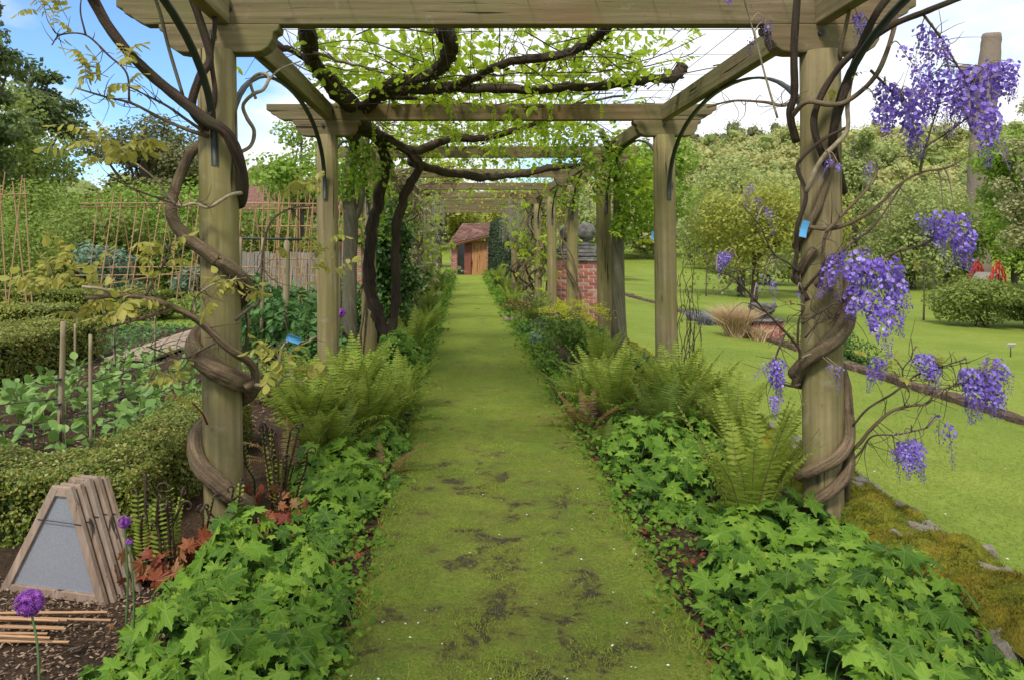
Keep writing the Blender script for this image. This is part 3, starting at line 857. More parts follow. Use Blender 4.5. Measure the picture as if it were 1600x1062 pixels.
def spray_mesh(mat, seed, L=.2, pairs=5, lw=.05, droop=.8):
    """one compound leaf: a rachis with paired leaflets"""
    r = np.random.default_rng(seed)
    mbx = MB()
    t = np.linspace(0, 1, 7)
    ang = .5 + droop * 1.5 * t
    d = np.stack([np.sin(ang), 0 * t, np.cos(ang)], -1) * L / 6
    p = np.vstack([[0, 0, 0], np.cumsum(d[:-1], axis=0)])
    tube(mbx, p[::2], [.0022, .0017, .0013, .001], 4, 2, mi=1)
    for k in range(pairs):
        u = .3 + .7 * k / pairs
        c = np.array([np.interp(u, t, p[:, q]) for q in range(3)])
        for sg in (-1, 1):
            sz = lw * r.uniform(.75, 1.15)
            y = np.array([.45, sg * .9, -.35 - .3 * droop]) + r.normal(0, .18, 3); y /= np.linalg.norm(y)
            z = np.array([.2, 0, 1.]) + r.normal(0, .25, 3); x = np.cross(y, z); x /= np.linalg.norm(x); z = np.cross(x, y)
            scatter(mbx, oval, c[None], np.stack([x, y, z], -1)[None], np.array([[sz * .85, sz, sz]]))
    y = p[-1] - p[-2]; y /= np.linalg.norm(y); x = np.array([0, 1., 0]); z = np.cross(x, y)
    scatter(mbx, oval, p[-1][None], np.stack([x, y, z], -1)[None], np.array([lw * 1.1]))
    return mbx.mesh('leaf_spray', [mat, M['twig']], False)
SPRAY_W = [spray_mesh(M['wist_leaf'], s, .17, 4, .06, d) for s, d in ((1, .5), (2, .9), (3, 1.2))]
SPRAY_V = [spray_mesh(M['vine_leaf'], s, .22, 5, .072, d) for s, d in ((4, .5), (5, .9), (6, 1.2))]
SPRAY_P = [spray_mesh(M['pale_leaf'], s, .12, 3, .055, d) for s, d in ((7, .3), (8, .8))]

def put_spray(parent, pts, meshes, sc=(.8, 1.3), name='leaf_spray'):
    for p in pts:
        inst(name, random.choice(meshes), parent, p, (rng.normal(0, .5), rng.normal(0, .5), rng.uniform(0, 6.3)), float(rng.uniform(*sc)))
def along(pts, n, jit=.03, lo=.3):
    p = catmull(pts, 8)
    i = rng.uniform(lo, 1, n) * (len(p) - 1)
    return p[i.astype(int)] + rng.normal(0, jit, (n, 3))
def branch(parent, px, Y, r0, r1, mat=None, name='branch', n=7, bump=.12, wob=.0):
    """a branch through (photo x, photo y[, distance offset]) points at about distance Y"""
    pts = [P(q[0], q[1], Y + (q[2] if len(q) > 2 else 0)) for q in px]
    mbx = MB(); tube(mbx, pts, np.linspace(r0, r1, len(pts)), n, 6, bump, wob=wob)
    mbx.build(name, mat or M['bark_vine'], parent)
    return pts
def twigs(mb, pts, n, L=(.08, .25), r=.003, up=.2, lo=.3):
    """short crooked side twigs off a branch"""
    base = along(pts, n, .004, lo)
    ends = []
    for b_ in base:
        d = runit(1)[0] + np.array([0, 0, up]); d /= np.linalg.norm(d)
        l = rng.uniform(*L)
        m_ = b_ + d * l * .5 + rng.normal(0, l * .12, 3)
        e_ = m_ + (d + rng.normal(0, .5, 3)) * l * .5
        tube(mb, [b_, m_, e_], [r, r * .7, r * .35], 4, 3)
        ends.append(e_)
    return np.array(ends)
def helix(cx, cy, seq, R0, r_list, side=0.0):
    """seq: (angle in degrees from the camera side, clockwise seen from the front = to the right, height)"""
    th = np.array([s[0] for s in seq], float); z = np.array([s[1] for s in seq], float)
    n = (len(seq) - 1) * 6 + 1
    u = np.linspace(0, len(seq) - 1, n)
    T = np.interp(u, np.arange(len(seq)), th); Z = np.interp(u, np.arange(len(seq)), z)
    rr = np.interp(u, np.linspace(0, len(seq) - 1, len(r_list)), r_list)
    rad = R0 + rr * .78
    lean = -.010 * Z
    return np.stack([cx + .012 + lean + rad * np.sin(np.radians(T)), cy - rad * np.cos(np.radians(T)), Z], -1), rr

# ------------------------------------------------------------------ left wisteria
wl = thing('wisteria', 'brown wisteria stem twining up the nearest left pergola post with bronze young leaves', 'climbing plant', (LX, Y0, 0))
hp, hr = helix(LX, Y0, [(118, -.02), (75, .13), (30, .22), (0, .30), (-45, .385), (-95, .50), (-140, .56), (-180, .62), (-235, .70), (-270, .76), (-315, .80), (-360, .865), (-405, .93), (-450, 1.0), (-500, 1.08), (-540, 1.14), (-590, 1.21), (-640, 1.29), (-690, 1.385), (-720, 1.43)],
               .104, [.044, .048, .047, .042, .038, .050, .053, .050, .038, .034, .036, .037])
tail = np.array([P(283, 376, 3.74), P(268, 340, 3.76), P(273, 297, 3.84), P(289, 257, 3.93), P(312, 225, 4.0)])
full = np.vstack([hp, tail]); fr = np.concatenate([hr, [.032, .029, .028, .027, .026]])
mb = MB(); tube(mb, full[::2] if len(full) % 2 else np.vstack([full[::2], full[-1:]]), fr[::2] if len(full) % 2 else np.concatenate([fr[::2], fr[-1:]]), 18, 5, .07)
mb.build('stem', M['bark_vine'], wl)
B = []
B.append(branch(wl, [(330, 250, .14), (372, 318, .06), (378, 270, -.06), (356, 212, -.16), (322, 188, -.2), (278, 152, -.22), (236, 117, -.25), (190, 70, -.3), (150, 12, -.35), (138, -20, -.4)], Y0, .034, .021, M['bark_dark'], n=12))
B.append(branch(wl, [(322, 200, -.16), (300, 170, -.18), (312, 122, -.2), (328, 90, -.2), (310, 26, -.24), (294, -20, -.26)], Y0, .022, .020, M['bark_dark'], n=10))
B.append(branch(wl, [(322, 205, -.15), (336, 150, -.16), (330, 90, -.17), (336, 30, -.18), (322, -20, -.2)], Y0, .014, .012, M['bark_dark']))
B.append(branch(wl, [(286, 150, -.2), (262, 70, -.22), (250, 20, -.25), (236, -20, -.3)], Y0, .009, .008, M['bark_grey']))
B.append(branch(wl, [(192, 72, -.3), (172, 40, -.33), (146, -10, -.36)], Y0, .014, .011, M['bark_dark']))
B.append(branch(wl, [(326, 214, -.13), (290, 202, -.16), (253, 186, -.2), (206, 162, -.25), (166, 152, -.3), (119, 138, -.34)], Y0, .011, .004))
B.append(branch(wl, [(202, 158, -.25), (198, 115, -.28), (170, 87, -.3), (134, 55, -.33), (95, 55, -.36), (81, 71, -.38)], Y0, .006, .003, M['twig_dark']))
B.append(branch(wl, [(134, 55, -.33), (126, 20, -.35), (128, -10, -.36)], Y0, .005, .003, M['twig_dark']))
B.append(branch(wl, [(318, 206, -.13), (288, 185, -.14), (261, 166, -.16), (230, 150, -.18), (198, 134, -.2)], Y0, .009, .004))
B.append(branch(wl, [(382, 301, 0), (358, 306, -.14), (327, 324, -.2), (305, 318, -.2), (282, 322, -.22), (266, 311, -.23), (242, 280, -.26), (213, 256, -.3)], Y0, .011, .004, M['twig']))
B.append(branch(wl, [(278, 320, -.22), (250, 311, -.25), (208, 295, -.3), (168, 274, -.34)], Y0, .006, .003, M['twig_dark']))
B.append(branch(wl, [(383, 606, -.12), (399, 590, -.1), (390, 566, -.16), (358, 545, -.25), (315, 505, -.3), (286, 487, -.34), (250, 472, -.38), (222, 464, -.4), (179, 462, -.45), (132, 466, -.5)], Y0, .024, .009, n=10))
B.append(branch(wl, [(270, 482, -.36), (229, 495, -.38), (193, 505, -.4), (157, 516, -.45)], Y0, .011, .005))
B.append(branch(wl, [(336, 535, -.28), (312, 548, -.3), (286, 559, -.32), (255, 550, -.35), (229, 541, -.4)], Y0, .006, .003, M['twig_dark']))
B.append(branch(wl, [(395, 600, -.1), (412, 601, -.14), (426, 591, -.18), (436, 566, -.2), (440, 545, -.2), (452, 533, -.2), (476, 534, -.22), (497, 525, -.24)], Y0, .010, .004, M['twig']))
B.append(branch(wl, [(412, 602, -.14), (434, 600, -.16), (446, 588, -.2), (470, 596, -.2), (492, 582, -.2)], Y0, .006, .003, M['twig']))
B.append(branch(wl, [(305, 490, -.3), (305, 466, -.28), (320, 452, -.25), (343, 441, -.22), (386, 434, -.2)], Y0, .007, .003, M['twig']))
B.append(branch(wl, [(368, 500, -.16), (390, 482, -.1), (404, 473, -.1), (408, 434, -.1), (412, 385, -.1), (425, 345, -.1), (455, 326, 0), (487, 322, .1)], Y0, .009, .004, M['twig_dark']))
B.append(branch(wl, [(228, 462, -.4), (240, 440, -.4), (262, 400, -.4), (270, 365, -.4)], Y0, .007, .003, M['twig_dark']))
B.append(branch(wl, [(178, 462, -.45), (160, 452, -.5), (128, 448, -.52)], Y0, .009, .006, M['twig']))
B.append(branch(wl, [(324, 662, -.12), (316, 645, -.18), (300, 628, -.25)], Y0, .006, .003, M['dead_leaf']))
B.append(branch(wl, [(372, 560, .05), (384, 540, .06), (388, 512, .05), (384, 480, .05)], Y0, .012, .008))
for k in range(4):   # the curled grey shoot beside the post, below the rail
    pass
B.append(branch(wl, [(372, 240, .1), (392, 228, .12), (397, 205, .1), (386, 185, .05), (380, 165, 0), (395, 148, -.05), (412, 140, -.06), (420, 120, -.05), (404, 116, 0), (392, 130, .04), (400, 155, .05)], Y0, .011, .008, M['twig']))
B.append(branch(wl, [(412, 138, -.05), (435, 110, .1), (470, 96, .4)], Y0, .007, .004, M['twig']))
mb = MB(); ends = []
for i, b_ in enumerate(B):
    if i in (5, 6, 8, 9, 10, 11, 12, 13, 14, 16, 17, 18):
        ends.append(twigs(mb, b_, 16, (.05, .2), .0026, .15, .3))
mb.build('twigs', M['twig_dark'], wl, True, True)
ends = np.vstack(ends)
lp = [P(px, py, Y0 - .35 + rng.normal(0, .1)) for px, py, n_, sp in
      ((75, 25, 5, 22), (100, 40, 3, 18), (150, 128, 5, 22), (190, 118, 4, 18), (205, 105, 2, 12), (160, 230, 5, 18), (190, 240, 5, 20), (222, 232, 4, 15), (150, 255, 3, 18), (120, 440, 8, 26), (90, 425, 7, 24), (170, 490, 8, 26), (220, 490, 8, 26), (130, 500, 7, 22), (60, 445, 5, 20), (250, 420, 4, 22), (240, 385, 4, 20), (340, 470, 3, 12), (372, 466, 4, 10), (440, 580, 5, 16), (420, 555, 3, 14), (466, 575, 3, 16), (270, 600, 4, 20), (250, 590, 3, 20), (330, 455, 2, 10))
      for px, py in [(px + rng.normal(0, sp * .6), py + rng.normal(0, sp * .5)) for _ in range(n_)]]
put_spray(wl, lp, SPRAY_W, (.6, 1.05))
# leaves against the second post
put_spray(wl, [P(495 + rng.normal(0, 12), 292 + rng.normal(0, 12), 4.2) for _ in range(5)], SPRAY_W, (.7, 1.1))
put_spray(wl, [P(475 + rng.normal(0, 22), 400 + rng.normal(0, 18), 4.1) for _ in range(6)], SPRAY_W, (.6, 1.0))
put_spray(wl, [P(500 + rng.normal(0, 15), 425 + rng.normal(0, 10), 4.1) for _ in range(3)], SPRAY_W, (.5, .9))

# ------------------------------------------------------------------ right wisteria
wr = thing('wisteria', 'flowering wisteria with hanging violet racemes twining up the nearest right pergola post', 'climbing plant', (RX, Y0, 0))
for seq, rl in (([(-100, .02), (-70, .13), (-20, .22), (30, .31), (85, .43), (110, .55), (135, .68), (175, .76), (240, .80), (270, .83), (320, .93), (360, 1.0), (410, 1.10), (450, 1.18), (520, 1.26), (600, 1.31), (640, 1.36), (680, 1.47)], [.028, .030, .028, .028, .032, .036, .036, .030, .024, .018]),
                ([(140, -.02), (95, .12), (70, .25), (60, .40), (95, .58), (150, .70), (200, .73), (255, .76), (290, .86), (330, .96), (370, 1.06), (420, 1.22), (460, 1.36), (520, 1.46), (580, 1.48), (620, 1.50), (660, 1.56), (690, 1.68), (715, 1.85), (735, 2.0)], [.016, .016, .018, .024, .027, .028, .025, .019, .016, .014]),
                ([(-85, .28), (-40, .345), (0, .40), (50, .49), (82, .6), (88, .74), (110, .85)], [.030, .031, .030, .028, .026])):
    q, r_ = helix(RX, Y0, seq, .104, rl)
    mb = MB(); tube(mb, q[::2], r_[::2], 16, 5, .07)
    mb.build('stem', M['bark_vine'], wr)
D = []
def br(px, Y, r0, r1, mat=None, n=7):
    D.append(branch(wr, px, Y, r0, r1, mat, n=n))
br([(1262, 470, -.15), (1243, 430, -.1), (1245, 390, -.1), (1245, 356, -.14), (1259, 306, -.16), (1246, 265, -.14), (1254, 246, -.16), (1288, 217, -.2), (1322, 200, -.2)], Y0, .013, .008, M['bark_dark'])
br([(1259, 300, -.16), (1284, 249, -.2), (1322, 207, -.22), (1324, 166, -.24), (1330, 120, -.26)], Y0, .013, .010, M['twig'])
br([(1244, 222, -.05), (1234, 178, -.1), (1241, 145, -.14), (1241, 75, -.2), (1247, -15, -.24)], Y0, .020, .017, M['bark_dark'], 10)
br([(1292, 260, -.14), (1272, 205, -.16), (1276, 166, -.18), (1301, 120, -.22), (1334, 83, -.3), (1392, 41, -.38), (1450, 17, -.45), (1512, -8, -.5)], Y0, .017, .014, M['bark_dark'], 10)
br([(1318, 300, .05), (1301, 224, -.14), (1313, 166, -.22), (1334, 104, -.28), (1363, 33, -.36), (1396, -15, -.4)], Y0, .022, .017, M['bark_dark'], 10)
br([(1235, 185, -.08), (1259, 160, -.2), (1297, 164, -.24), (1326, 157, -.26), (1367, 120, -.3), (1392, 62, -.3), (1406, 0, -.3)], Y0, .014, .010)
br([(1261, 354, -.14), (1297, 358, -.22), (1338, 344, -.26), (1375, 319, -.3), (1409, 286, -.32), (1442, 269, -.35), (1480, 262, -.38), (1512, 245, -.4)], Y0, .011, .004)
br([(1438, 268, -.34), (1446, 232, -.34), (1475, 211, -.36), (1516, 182, -.38)], Y0, .006, .003, M['twig_dark'])
br([(1446, 232, -.34), (1455, 200, -.34), (1465, 170, -.36)], Y0, .005, .003, M['twig_dark'])
br([(1300, 452, -.14), (1276, 446, -.17), (1284, 427, -.2), (1288, 373, -.24), (1301, 352, -.25), (1359, 290, -.3), (1372, 262, -.3)], Y0, .012, .006)
br([(1255, 455, -.13), (1290, 415, -.22), (1334, 377, -.26), (1367, 352, -.3), (1412, 285, -.34)], Y0, .008, .004, M['twig_dark'])
br([(1318, 470, -.1), (1346, 431, -.2), (1392, 398, -.25), (1446, 381, -.3), (1462, 370, -.3)], Y0, .008, .004, M['twig_dark'])
br([(1328, 706, -.06), (1345, 690, -.1), (1360, 671, -.14), (1390, 644, -.2), (1420, 634, -.24), (1448, 630, -.26), (1463, 612, -.3), (1490, 602, -.3), (1530, 592, -.3)], Y0, .010, .004)
br([(1333, 664, -.08), (1357, 637, -.14), (1397, 613, -.18), (1431, 586, -.22), (1465, 575, -.25), (1510, 560, -.3)], Y0, .006, .003, M['twig_dark'])
br([(1326, 725, -.06), (1345, 705, -.1), (1363, 681, -.14), (1404, 678, -.2), (1448, 668, -.24)], Y0, .006, .003, M['twig_dark'])
br([(1420, 612, -.2), (1410, 580, -.2), (1425, 556, -.2), (1424, 530, -.2)], Y0, .004, .002, M['twig_dark'])
br([(1250, 560, -.1), (1246, 541, -.12), (1211, 502, -.2), (1188, 478, -.24), (1160, 447, -.28), (1140, 430, -.3), (1112, 424, -.32)], Y0, .008, .003, M['twig_dark'])
br([(1246, 541, -.12), (1248, 500, -.16), (1256, 480, -.18), (1250, 430, -.2)], Y0, .006, .003, M['twig_dark'])
br([(1254, 506, -.15), (1275, 492, -.2), (1290, 483, -.22), (1315, 468, -.24)], Y0, .005, .003, M['twig_dark'])
br([(1258, 528, -.15), (1278, 505, -.2), (1300, 496, -.22), (1318, 484, -.2)], Y0, .005, .003, M['twig_dark'])
br([(1248, 425, -.1), (1230, 410, -.16), (1211, 399, -.2), (1196, 373, -.24), (1188, 354, -.26), (1159, 320, -.3)], Y0, .006, .0025, M['twig_dark'])
br([(1250, 600, -.08), (1236, 603, -.12), (1214, 593, -.18), (1211, 569, -.2), (1216, 546, -.22), (1228, 520, -.22)], Y0, .007, .004, M['twig_dark'])
br([(1160, 447, -.28), (1150, 420, -.28), (1152, 405, -.28)], Y0, .004, .002, M['twig_dark'])
br([(1145, 435, -.3), (1135, 450, -.3), (1118, 460, -.32)], Y0, .005, .003, M['twig_dark'])
br([(1250, 150, -.1), (1225, 165, -.06), (1194, 160, 0), (1145, 158, .1), (1105, 168, .2)], Y0, .010, .005)
br([(1215, 185, -.1), (1196, 120, -.1), (1180, 60, -.12), (1160, -10, -.2)], Y0, .006, .004, M['twig'])
br([(1330, 0, -.3), (1322, 40, -.28), (1312, 84, -.24), (1318, 100, -.2)], Y0, .010, .010)
br([(1308, 860, -.1), (1345, 835, -.12), (1390, 850, -.2), (1430, 905, -.45)], Y0, .013, .010)
br([(1360, 110, -.3), (1400, 150, -.32), (1420, 165, -.34)], Y0, .007, .004, M['twig_dark'])
br([(1440, 20, -.44), (1470, 60, -.44), (1500, 110, -.44), (1520, 130, -.44)], Y0, .006, .004, M['twig_dark'])
mb = MB()
for i in (6, 7, 9, 10, 11, 12, 13, 14, 16, 17, 18, 19, 20, 21, 24, 28, 29):
    twigs(mb, D[i], 16, (.05, .2), .0024, .05, .25)
for i in (12, 13):
    twigs(mb, D[i], 22, (.05, .16), .0024, .1, .45)
mb.build('twigs', M['twig_dark'], wr, True, True)
# racemes: (photo x, photo y of the top, distance offset, kind, scale)
FL = [(1340, 22, -.3, 'full', .55), (1345, 35, -.32, 'bud', .6), (1195, 30, -.15, 'bud', .7), (1200, 42, -.1, 'bud', .6), (1178, 62, .05, 'bud', .6), (1130, -12, -.1, 'full', .4),
      (1440, 40, -.42, 'bud', .9), (1452, 50, -.42, 'full', .8), (1462, 62, -.42, 'full', .7), (1470, 78, -.42, 'full', .5), (1410, 75, -.35, 'bud', .9),
      (1384, 130, -.34, 'full', 1.0), (1372, 165, -.36, 'full', .9), (1400, 138, -.3, 'full', .95), (1420, 140, -.36, 'full', 1.1), (1436, 150, -.32, 'full', .95), (1425, 172, -.4, 'full', 1.0), (1450, 128, -.36, 'full', .8), (1462, 140, -.36, 'full', .7),
      (1440, 105, -.4, 'full', .8), (1465, 112, -.4, 'full', .9), (1490, 110, -.42, 'full', .9), (1512, 120, -.42, 'full', .95), (1530, 105, -.42, 'full', 1.1), (1548, 100, -.44, 'full', 1.15), (1562, 100, -.42, 'full', 1.1), (1536, 160, -.44, 'full', 1.0), (1550, 175, -.42, 'full', .95), (1544, 190, -.40, 'bud', 1.0), (1573, 95, -.44, 'full', .7), (1500, 150, -.4, 'full', .7),
      (1298, 250, -.24, 'bud', .5), (1310, 256, -.24, 'full', .28), (1355, 262, -.3, 'bud', .45), (1362, 255, -.3, 'bud', .5),
      (1455, 345, -.32, 'full', .7), (1474, 330, -.34, 'full', 1.0), (1492, 336, -.34, 'full', 1.05), (1505, 362, -.34, 'full', 1.05), (1512, 380, -.34, 'bud', .9), (1436, 335, -.3, 'bud', .8), (1520, 405, -.36, 'bud', .5),
      (1312, 400, -.24, 'full', .9), (1328, 392, -.26, 'full', 1.1), (1345, 410, -.26, 'full', 1.2), (1362, 405, -.28, 'full', 1.1), (1380, 410, -.3, 'full', 1.1), (1392, 425, -.3, 'full', .8), (1300, 425, -.24, 'bud', 1.0), (1340, 450, -.3, 'full', 1.0), (1360, 462, -.3, 'full', 1.0), (1382, 465, -.3, 'full', .9), (1398, 470, -.3, 'bud', .9), (1372, 478, -.28, 'full', .8), (1345, 385, -.24, 'bud', .7), (1410, 480, -.3, 'bud', .6),
      (1205, 565, -.2, 'full', .75), (1215, 562, -.22, 'full', .6), (1198, 572, -.2, 'bud', .7), (1212, 618, -.2, 'full', .45), (1220, 620, -.22, 'bud', .5),
      (1372, 558, -.2, 'full', .6), (1380, 562, -.22, 'full', .45), (1440, 553, -.25, 'full', .7), (1452, 556, -.25, 'full', .55), (1430, 560, -.25, 'bud', .5),
      (1512, 575, -.3, 'full', .8), (1526, 578, -.3, 'full', 1.0), (1540, 580, -.3, 'full', 1.1), (1552, 560, -.3, 'full', .9), (1560, 570, -.3, 'bud', .9), (1545, 600, -.3, 'full', .7), (1575, 580, -.32, 'bud', .6), (1520, 595, -.3, 'bud', .7),
      (1405, 692, -.22, 'full', .7), (1420, 688, -.22, 'full', .85), (1432, 690, -.22, 'full', .75), (1415, 700, -.24, 'full', .6), (1398, 700, -.2, 'bud', .7), (1442, 700, -.22, 'bud', .6), (1465, 655, -.24, 'bud', 1.0), (1480, 665, -.25, 'bud', .9),
      (1130, 394, -.3, 'full', .45), (1138, 396, -.3, 'full', .4), (1122, 400, -.3, 'bud', .5), (1195, 430, -.2, 'bud', .6), (1210, 440, -.2, 'bud', .55), (1185, 445, -.22, 'bud', .5), (1172, 290, -.25, 'bud', .5), (1200, 325, -.24, 'bud', .6), (1185, 310, -.26, 'bud', .5), (1310, 572, -.16, 'bud', .6), (1300, 570, -.16, 'bud', .4), (1245, 455, -.2, 'bud', .4)]
for px, py, dy_, kind, s_ in FL:
    inst('flower_raceme', random.choice(RAC[kind]), wr, P(px + rng.normal(0, 2), py, Y0 + dy_ + rng.normal(0, .04)), (rng.normal(0, .22), rng.normal(0, .22), rng.uniform(0, 6.3)), s_ * .92)
# thin stalks that carry the racemes
mb = MB()
cen = np.vstack([catmull(d_, 8) for d_ in D])
for px, py, dy_, kind, s_ in FL:
    p0 = P(px, py, Y0 + dy_)
    dd = np.linalg.norm(cen - p0, axis=1) + np.where(cen[:, 2] < p0[2] - .1, .5, 0)
    q = cen[np.argmin(dd)]
    if np.linalg.norm(q - p0) < .75:
        tube(mb, [q, (q + p0) / 2 + [0, 0, .03 + .08 * np.linalg.norm(q - p0)], p0], [.004, .003, .002], 5, 5)
mb.build('flower_stalks', M['twig'], wr, True, True)
put_spray(wr, [P(px + rng.normal(0, 8), py + rng.normal(0, 8), Y0 - .3) for px, py in ((1310, 130), (1335, 120), (1350, 560), (1400, 570), (1440, 590), (1470, 585), (1380, 590), (1320, 395), (1445, 425), (1420, 590), (1480, 560), (1215, 480))], SPRAY_W, (.35, .6))

# ------------------------------------------------------------------ old vine on the second left post, spreading over the roof
gv = thing('grape_vine', 'old dark gnarled vine rising in two stems by the left posts and spreading overhead', 'climbing plant', (-1.0, 9.0, 0))
def gbr(pts, r0, r1, n=12, bump=.3, mat=None, name='stem', wob=.008):
    if not np.isscalar(r0):
        r1, n, bump = 0, int(r1), n
    mbx = MB(); tube(mbx, pts, np.linspace(r0, r1, len(pts)) if np.isscalar(r0) else r0, n, 6, bump, wob=wob); mbx.build(name, mat or M['bark_dark'], gv); return pts
G = []
G.append(gbr([P(606, 545, 9.0), P(596, 515, 9.0), P(582, 470, 9.0), P(577, 420, 8.9), P(582, 360, 8.8), P(592, 310, 8.7), P(603, 262, 8.5), P(596, 225, 8.2), P(578, 200, 7.9)], .074, .05, 16))
G.append(gbr([P(606, 545, 9.0), P(616, 500, 9.0), P(619, 450, 8.9), P(616, 395, 8.8), P(622, 340, 8.7), P(636, 298, 8.6), P(655, 262, 8.5), P(630, 232, 8.3), P(596, 212, 8.0)], .055, .042, 16))
G.append(gbr([P(590, 215, 8.0), P(570, 195, 7.6), P(556, 178, 7.1), P(520, 135, 6.4), P(490, 100, 5.9), P(482, 70, 5.4), P(482, 36, 5.0), P(480, 0, 4.7)], [.07, .09, .10, .07, .055, .06, .055, .05], 14, .3))
G.append(gbr([P(556, 178, 7.0), P(600, 148, 6.6), P(650, 140, 6.4), P(730, 138, 6.3), P(820, 140, 6.25), P(900, 136, 6.2), P(990, 128, 6.2), P(1050, 120, 6.2), P(1068, 104, 6.2)], [.07, .05, .045, .04, .036, .034, .034, .04, .05], 12, .28))
G.append(gbr([P(585, 152, 6.7), P(620, 128, 6.3), P(668, 120, 5.9), P(694, 98, 5.5), P(705, 70, 5.2), P(690, 45, 4.9), P(676, 10, 4.6)], [.05, .045, .045, .05, .055, .05, .03], 12, .3))
G.append(gbr([P(700, 140, 6.3), P(740, 122, 6.0), P(800, 96, 5.7), P(870, 88, 5.5), P(915, 70, 5.2), P(945, 45, 4.9), P(960, 20, 4.6)], [.035, .034, .03, .03, .034, .03, .03], 10, .25))
G.append(gbr([P(596, 215, 8.2), P(650, 236, 8.4), P(700, 218, 8.5), P(760, 216, 8.5), P(830, 196, 8.4), P(880, 182, 8.3), P(980, 176, 8.2)], [.06, .05, .045, .04, .03, .025, .02], 10, .25))
G.append(gbr([P(640, 250, 8.8), P(690, 268, 9.6), P(740, 276, 10.2), P(800, 275, 10.8), P(865, 262, 11), P(905, 258, 11.2)], [.05, .05, .05, .045, .05, .03], 10, .25))
G.append(gbr([P(415, 60, 5.6), P(450, 78, 5.7), P(500, 108, 6.2)], .02, .03, 8))
G.append(gbr([P(490, 84, 5.4), P(560, 104, 5.8), P(640, 120, 6.2), P(720, 108, 6.2)], .012, .008, 7, .1, M['twig']))
G.append(gbr([P(600, 150, 6.6), P(700, 160, 7.2), P(850, 168, 7.6), P(980, 150, 7.4)], .022, .012, 7, .2))
G.append(gbr([P(640, 134, 6.3), P(660, 122, 6.0), P(780, 118, 5.9), P(960, 112, 5.9)], .008, .005, 6, .1, M['twig_dark']))
mb = MB(); gends = []
for i, g_ in enumerate(G):
    if i > 1:
        gends.append(twigs(mb, g_, 26, (.1, .5), .004, .5, .15))
for _ in range(110):
    p0 = np.array([rng.uniform(LX, RX), rng.uniform(4.6, 10.5), rng.uniform(2.76, 2.95)]); d_ = np.array([rng.normal(0, 1), rng.normal(0, 1), .15]); d_ /= np.linalg.norm(d_)
    L_ = rng.uniform(.4, 1.1)
    e_ = p0 + d_ * L_
    tube(mb, [p0, (p0 + e_) / 2 + rng.normal(0, .07, 3), e_], [.0055, .0045, .0025], 5, 4)
    gends.append(e_[None])
mb.build('twigs', M['twig_dark'], gv, True, True)
# shaggy bark and knots
mb = MB()
for g_ in G[2:8]:
    q = along(g_, 200, .01, 0)
    dd = runit(len(q)) * .6 + np.array([0, 0, -.5])
    scatter(mb, diamond, q + dd * .05, frames(runit(len(q)), rng.uniform(0, 6.3, len(q))), np.stack([rng.uniform(.01, .03, len(q)), rng.uniform(.03, .1, len(q)), rng.uniform(.02, .05, len(q))], -1))
mb.build('loose_bark', M['bark_dark'], gv, False, True)
gends = np.vstack(gends)
def roof_pts(n, x0, x1, y0, y1, zlo=2.8, zhi=3.15, thr=-.3, sd=40):
    o_ = []
    while len(o_) < n:
        x, y = rng.uniform(x0, x1), rng.uniform(y0, y1)
        if vnoise(x * 2.2, y * 1.6, 1, sd) > thr + rng.normal(0, .25):
            o_.append((x, y, rng.uniform(zlo, zhi)))
    return np.array(o_)
pts = np.vstack([gends[rng.integers(0, len(gends), 90)] + rng.normal(0, .05, (90, 3)), roof_pts(150, -1.2, 1.7, 5.6, 10.2)])
put_spray(gv, pts, SPRAY_V, (.6, 1.0))
put_spray(gv, [np.array([rng.uniform(-1.0, 1.7), rng.choice([6.75, 7.1, 8.3, 9.7, 10.1]) + rng.normal(0, .1), rng.uniform(2.5, 2.8)]) for _ in range(60)], [SPRAY_V[1], SPRAY_V[2]], (.6, 1.0))
# smaller leaves filling the roof between the big sprays
mb = MB()
pts = np.vstack([roof_pts(2700, -1.25, 1.6, 5.4, 10.5, 2.74, 3.2), roof_pts(1000, -1.2, 1.2, 4.9, 6.8, 2.85, 3.3, 0, 41), roof_pts(1000, -1.1, 1.7, 9, 13, 2.66, 3.1), roof_pts(1300, -1.2, 1.8, 12, 27, 2.6, 3.1, -.1, 44)])
nn = runit(len(pts)) * 1.0 + np.array([0, -.4, .5])
scatter(mb, oval, pts, frames(nn, rng.uniform(0, 6.3, len(pts))), rng.uniform(.035, .085, len(pts)))
n = len(pts) // 4
for Lf in LOBED[:2]:
    q = roof_pts(240, -1.2, 1.6, 5.4, 9.8, 2.78, 3.15)
    scatter(mb, Lf, q, frames(runit(len(q)) * .6 + np.array([0, -.3, .8]), rng.uniform(0, 6.3, len(q))), rng.uniform(.045, .085, len(q)))
mb.build('foliage', M['vine_leaf'], gv, False, True)
# hanging catkin-like young clusters below the second and third beams
ck = MB()
tube(ck, [(0, 0, 0), (.005, 0, -.09), (0, .004, -.18)], [.003, .002, .001], 4, 3)
for k in range(60):
    u = k / 60; a_ = k * 2.4
    scatter(ck, diamond, np.array([[.012 * math.cos(a_), .012 * math.sin(a_), -u * .18]]), frames(runit(1), rng.uniform(0, 6, 1)), np.array([.018]))
ck_me = ck.mesh('young_raceme', M['vine_leaf'], False)
for k in range(60):
    x, y = rng.uniform(-1.0, 1.6), rng.choice([6.8, 7.05, 7.3, 8.2, 9.7, 10.0])
    inst('young_raceme', ck_me, gv, (x, y + rng.normal(0, .08), rng.uniform(2.62, 2.82)), (rng.normal(0, .12), rng.normal(0, .12), rng.uniform(0, 6)), float(rng.uniform(.6, 1.3)))

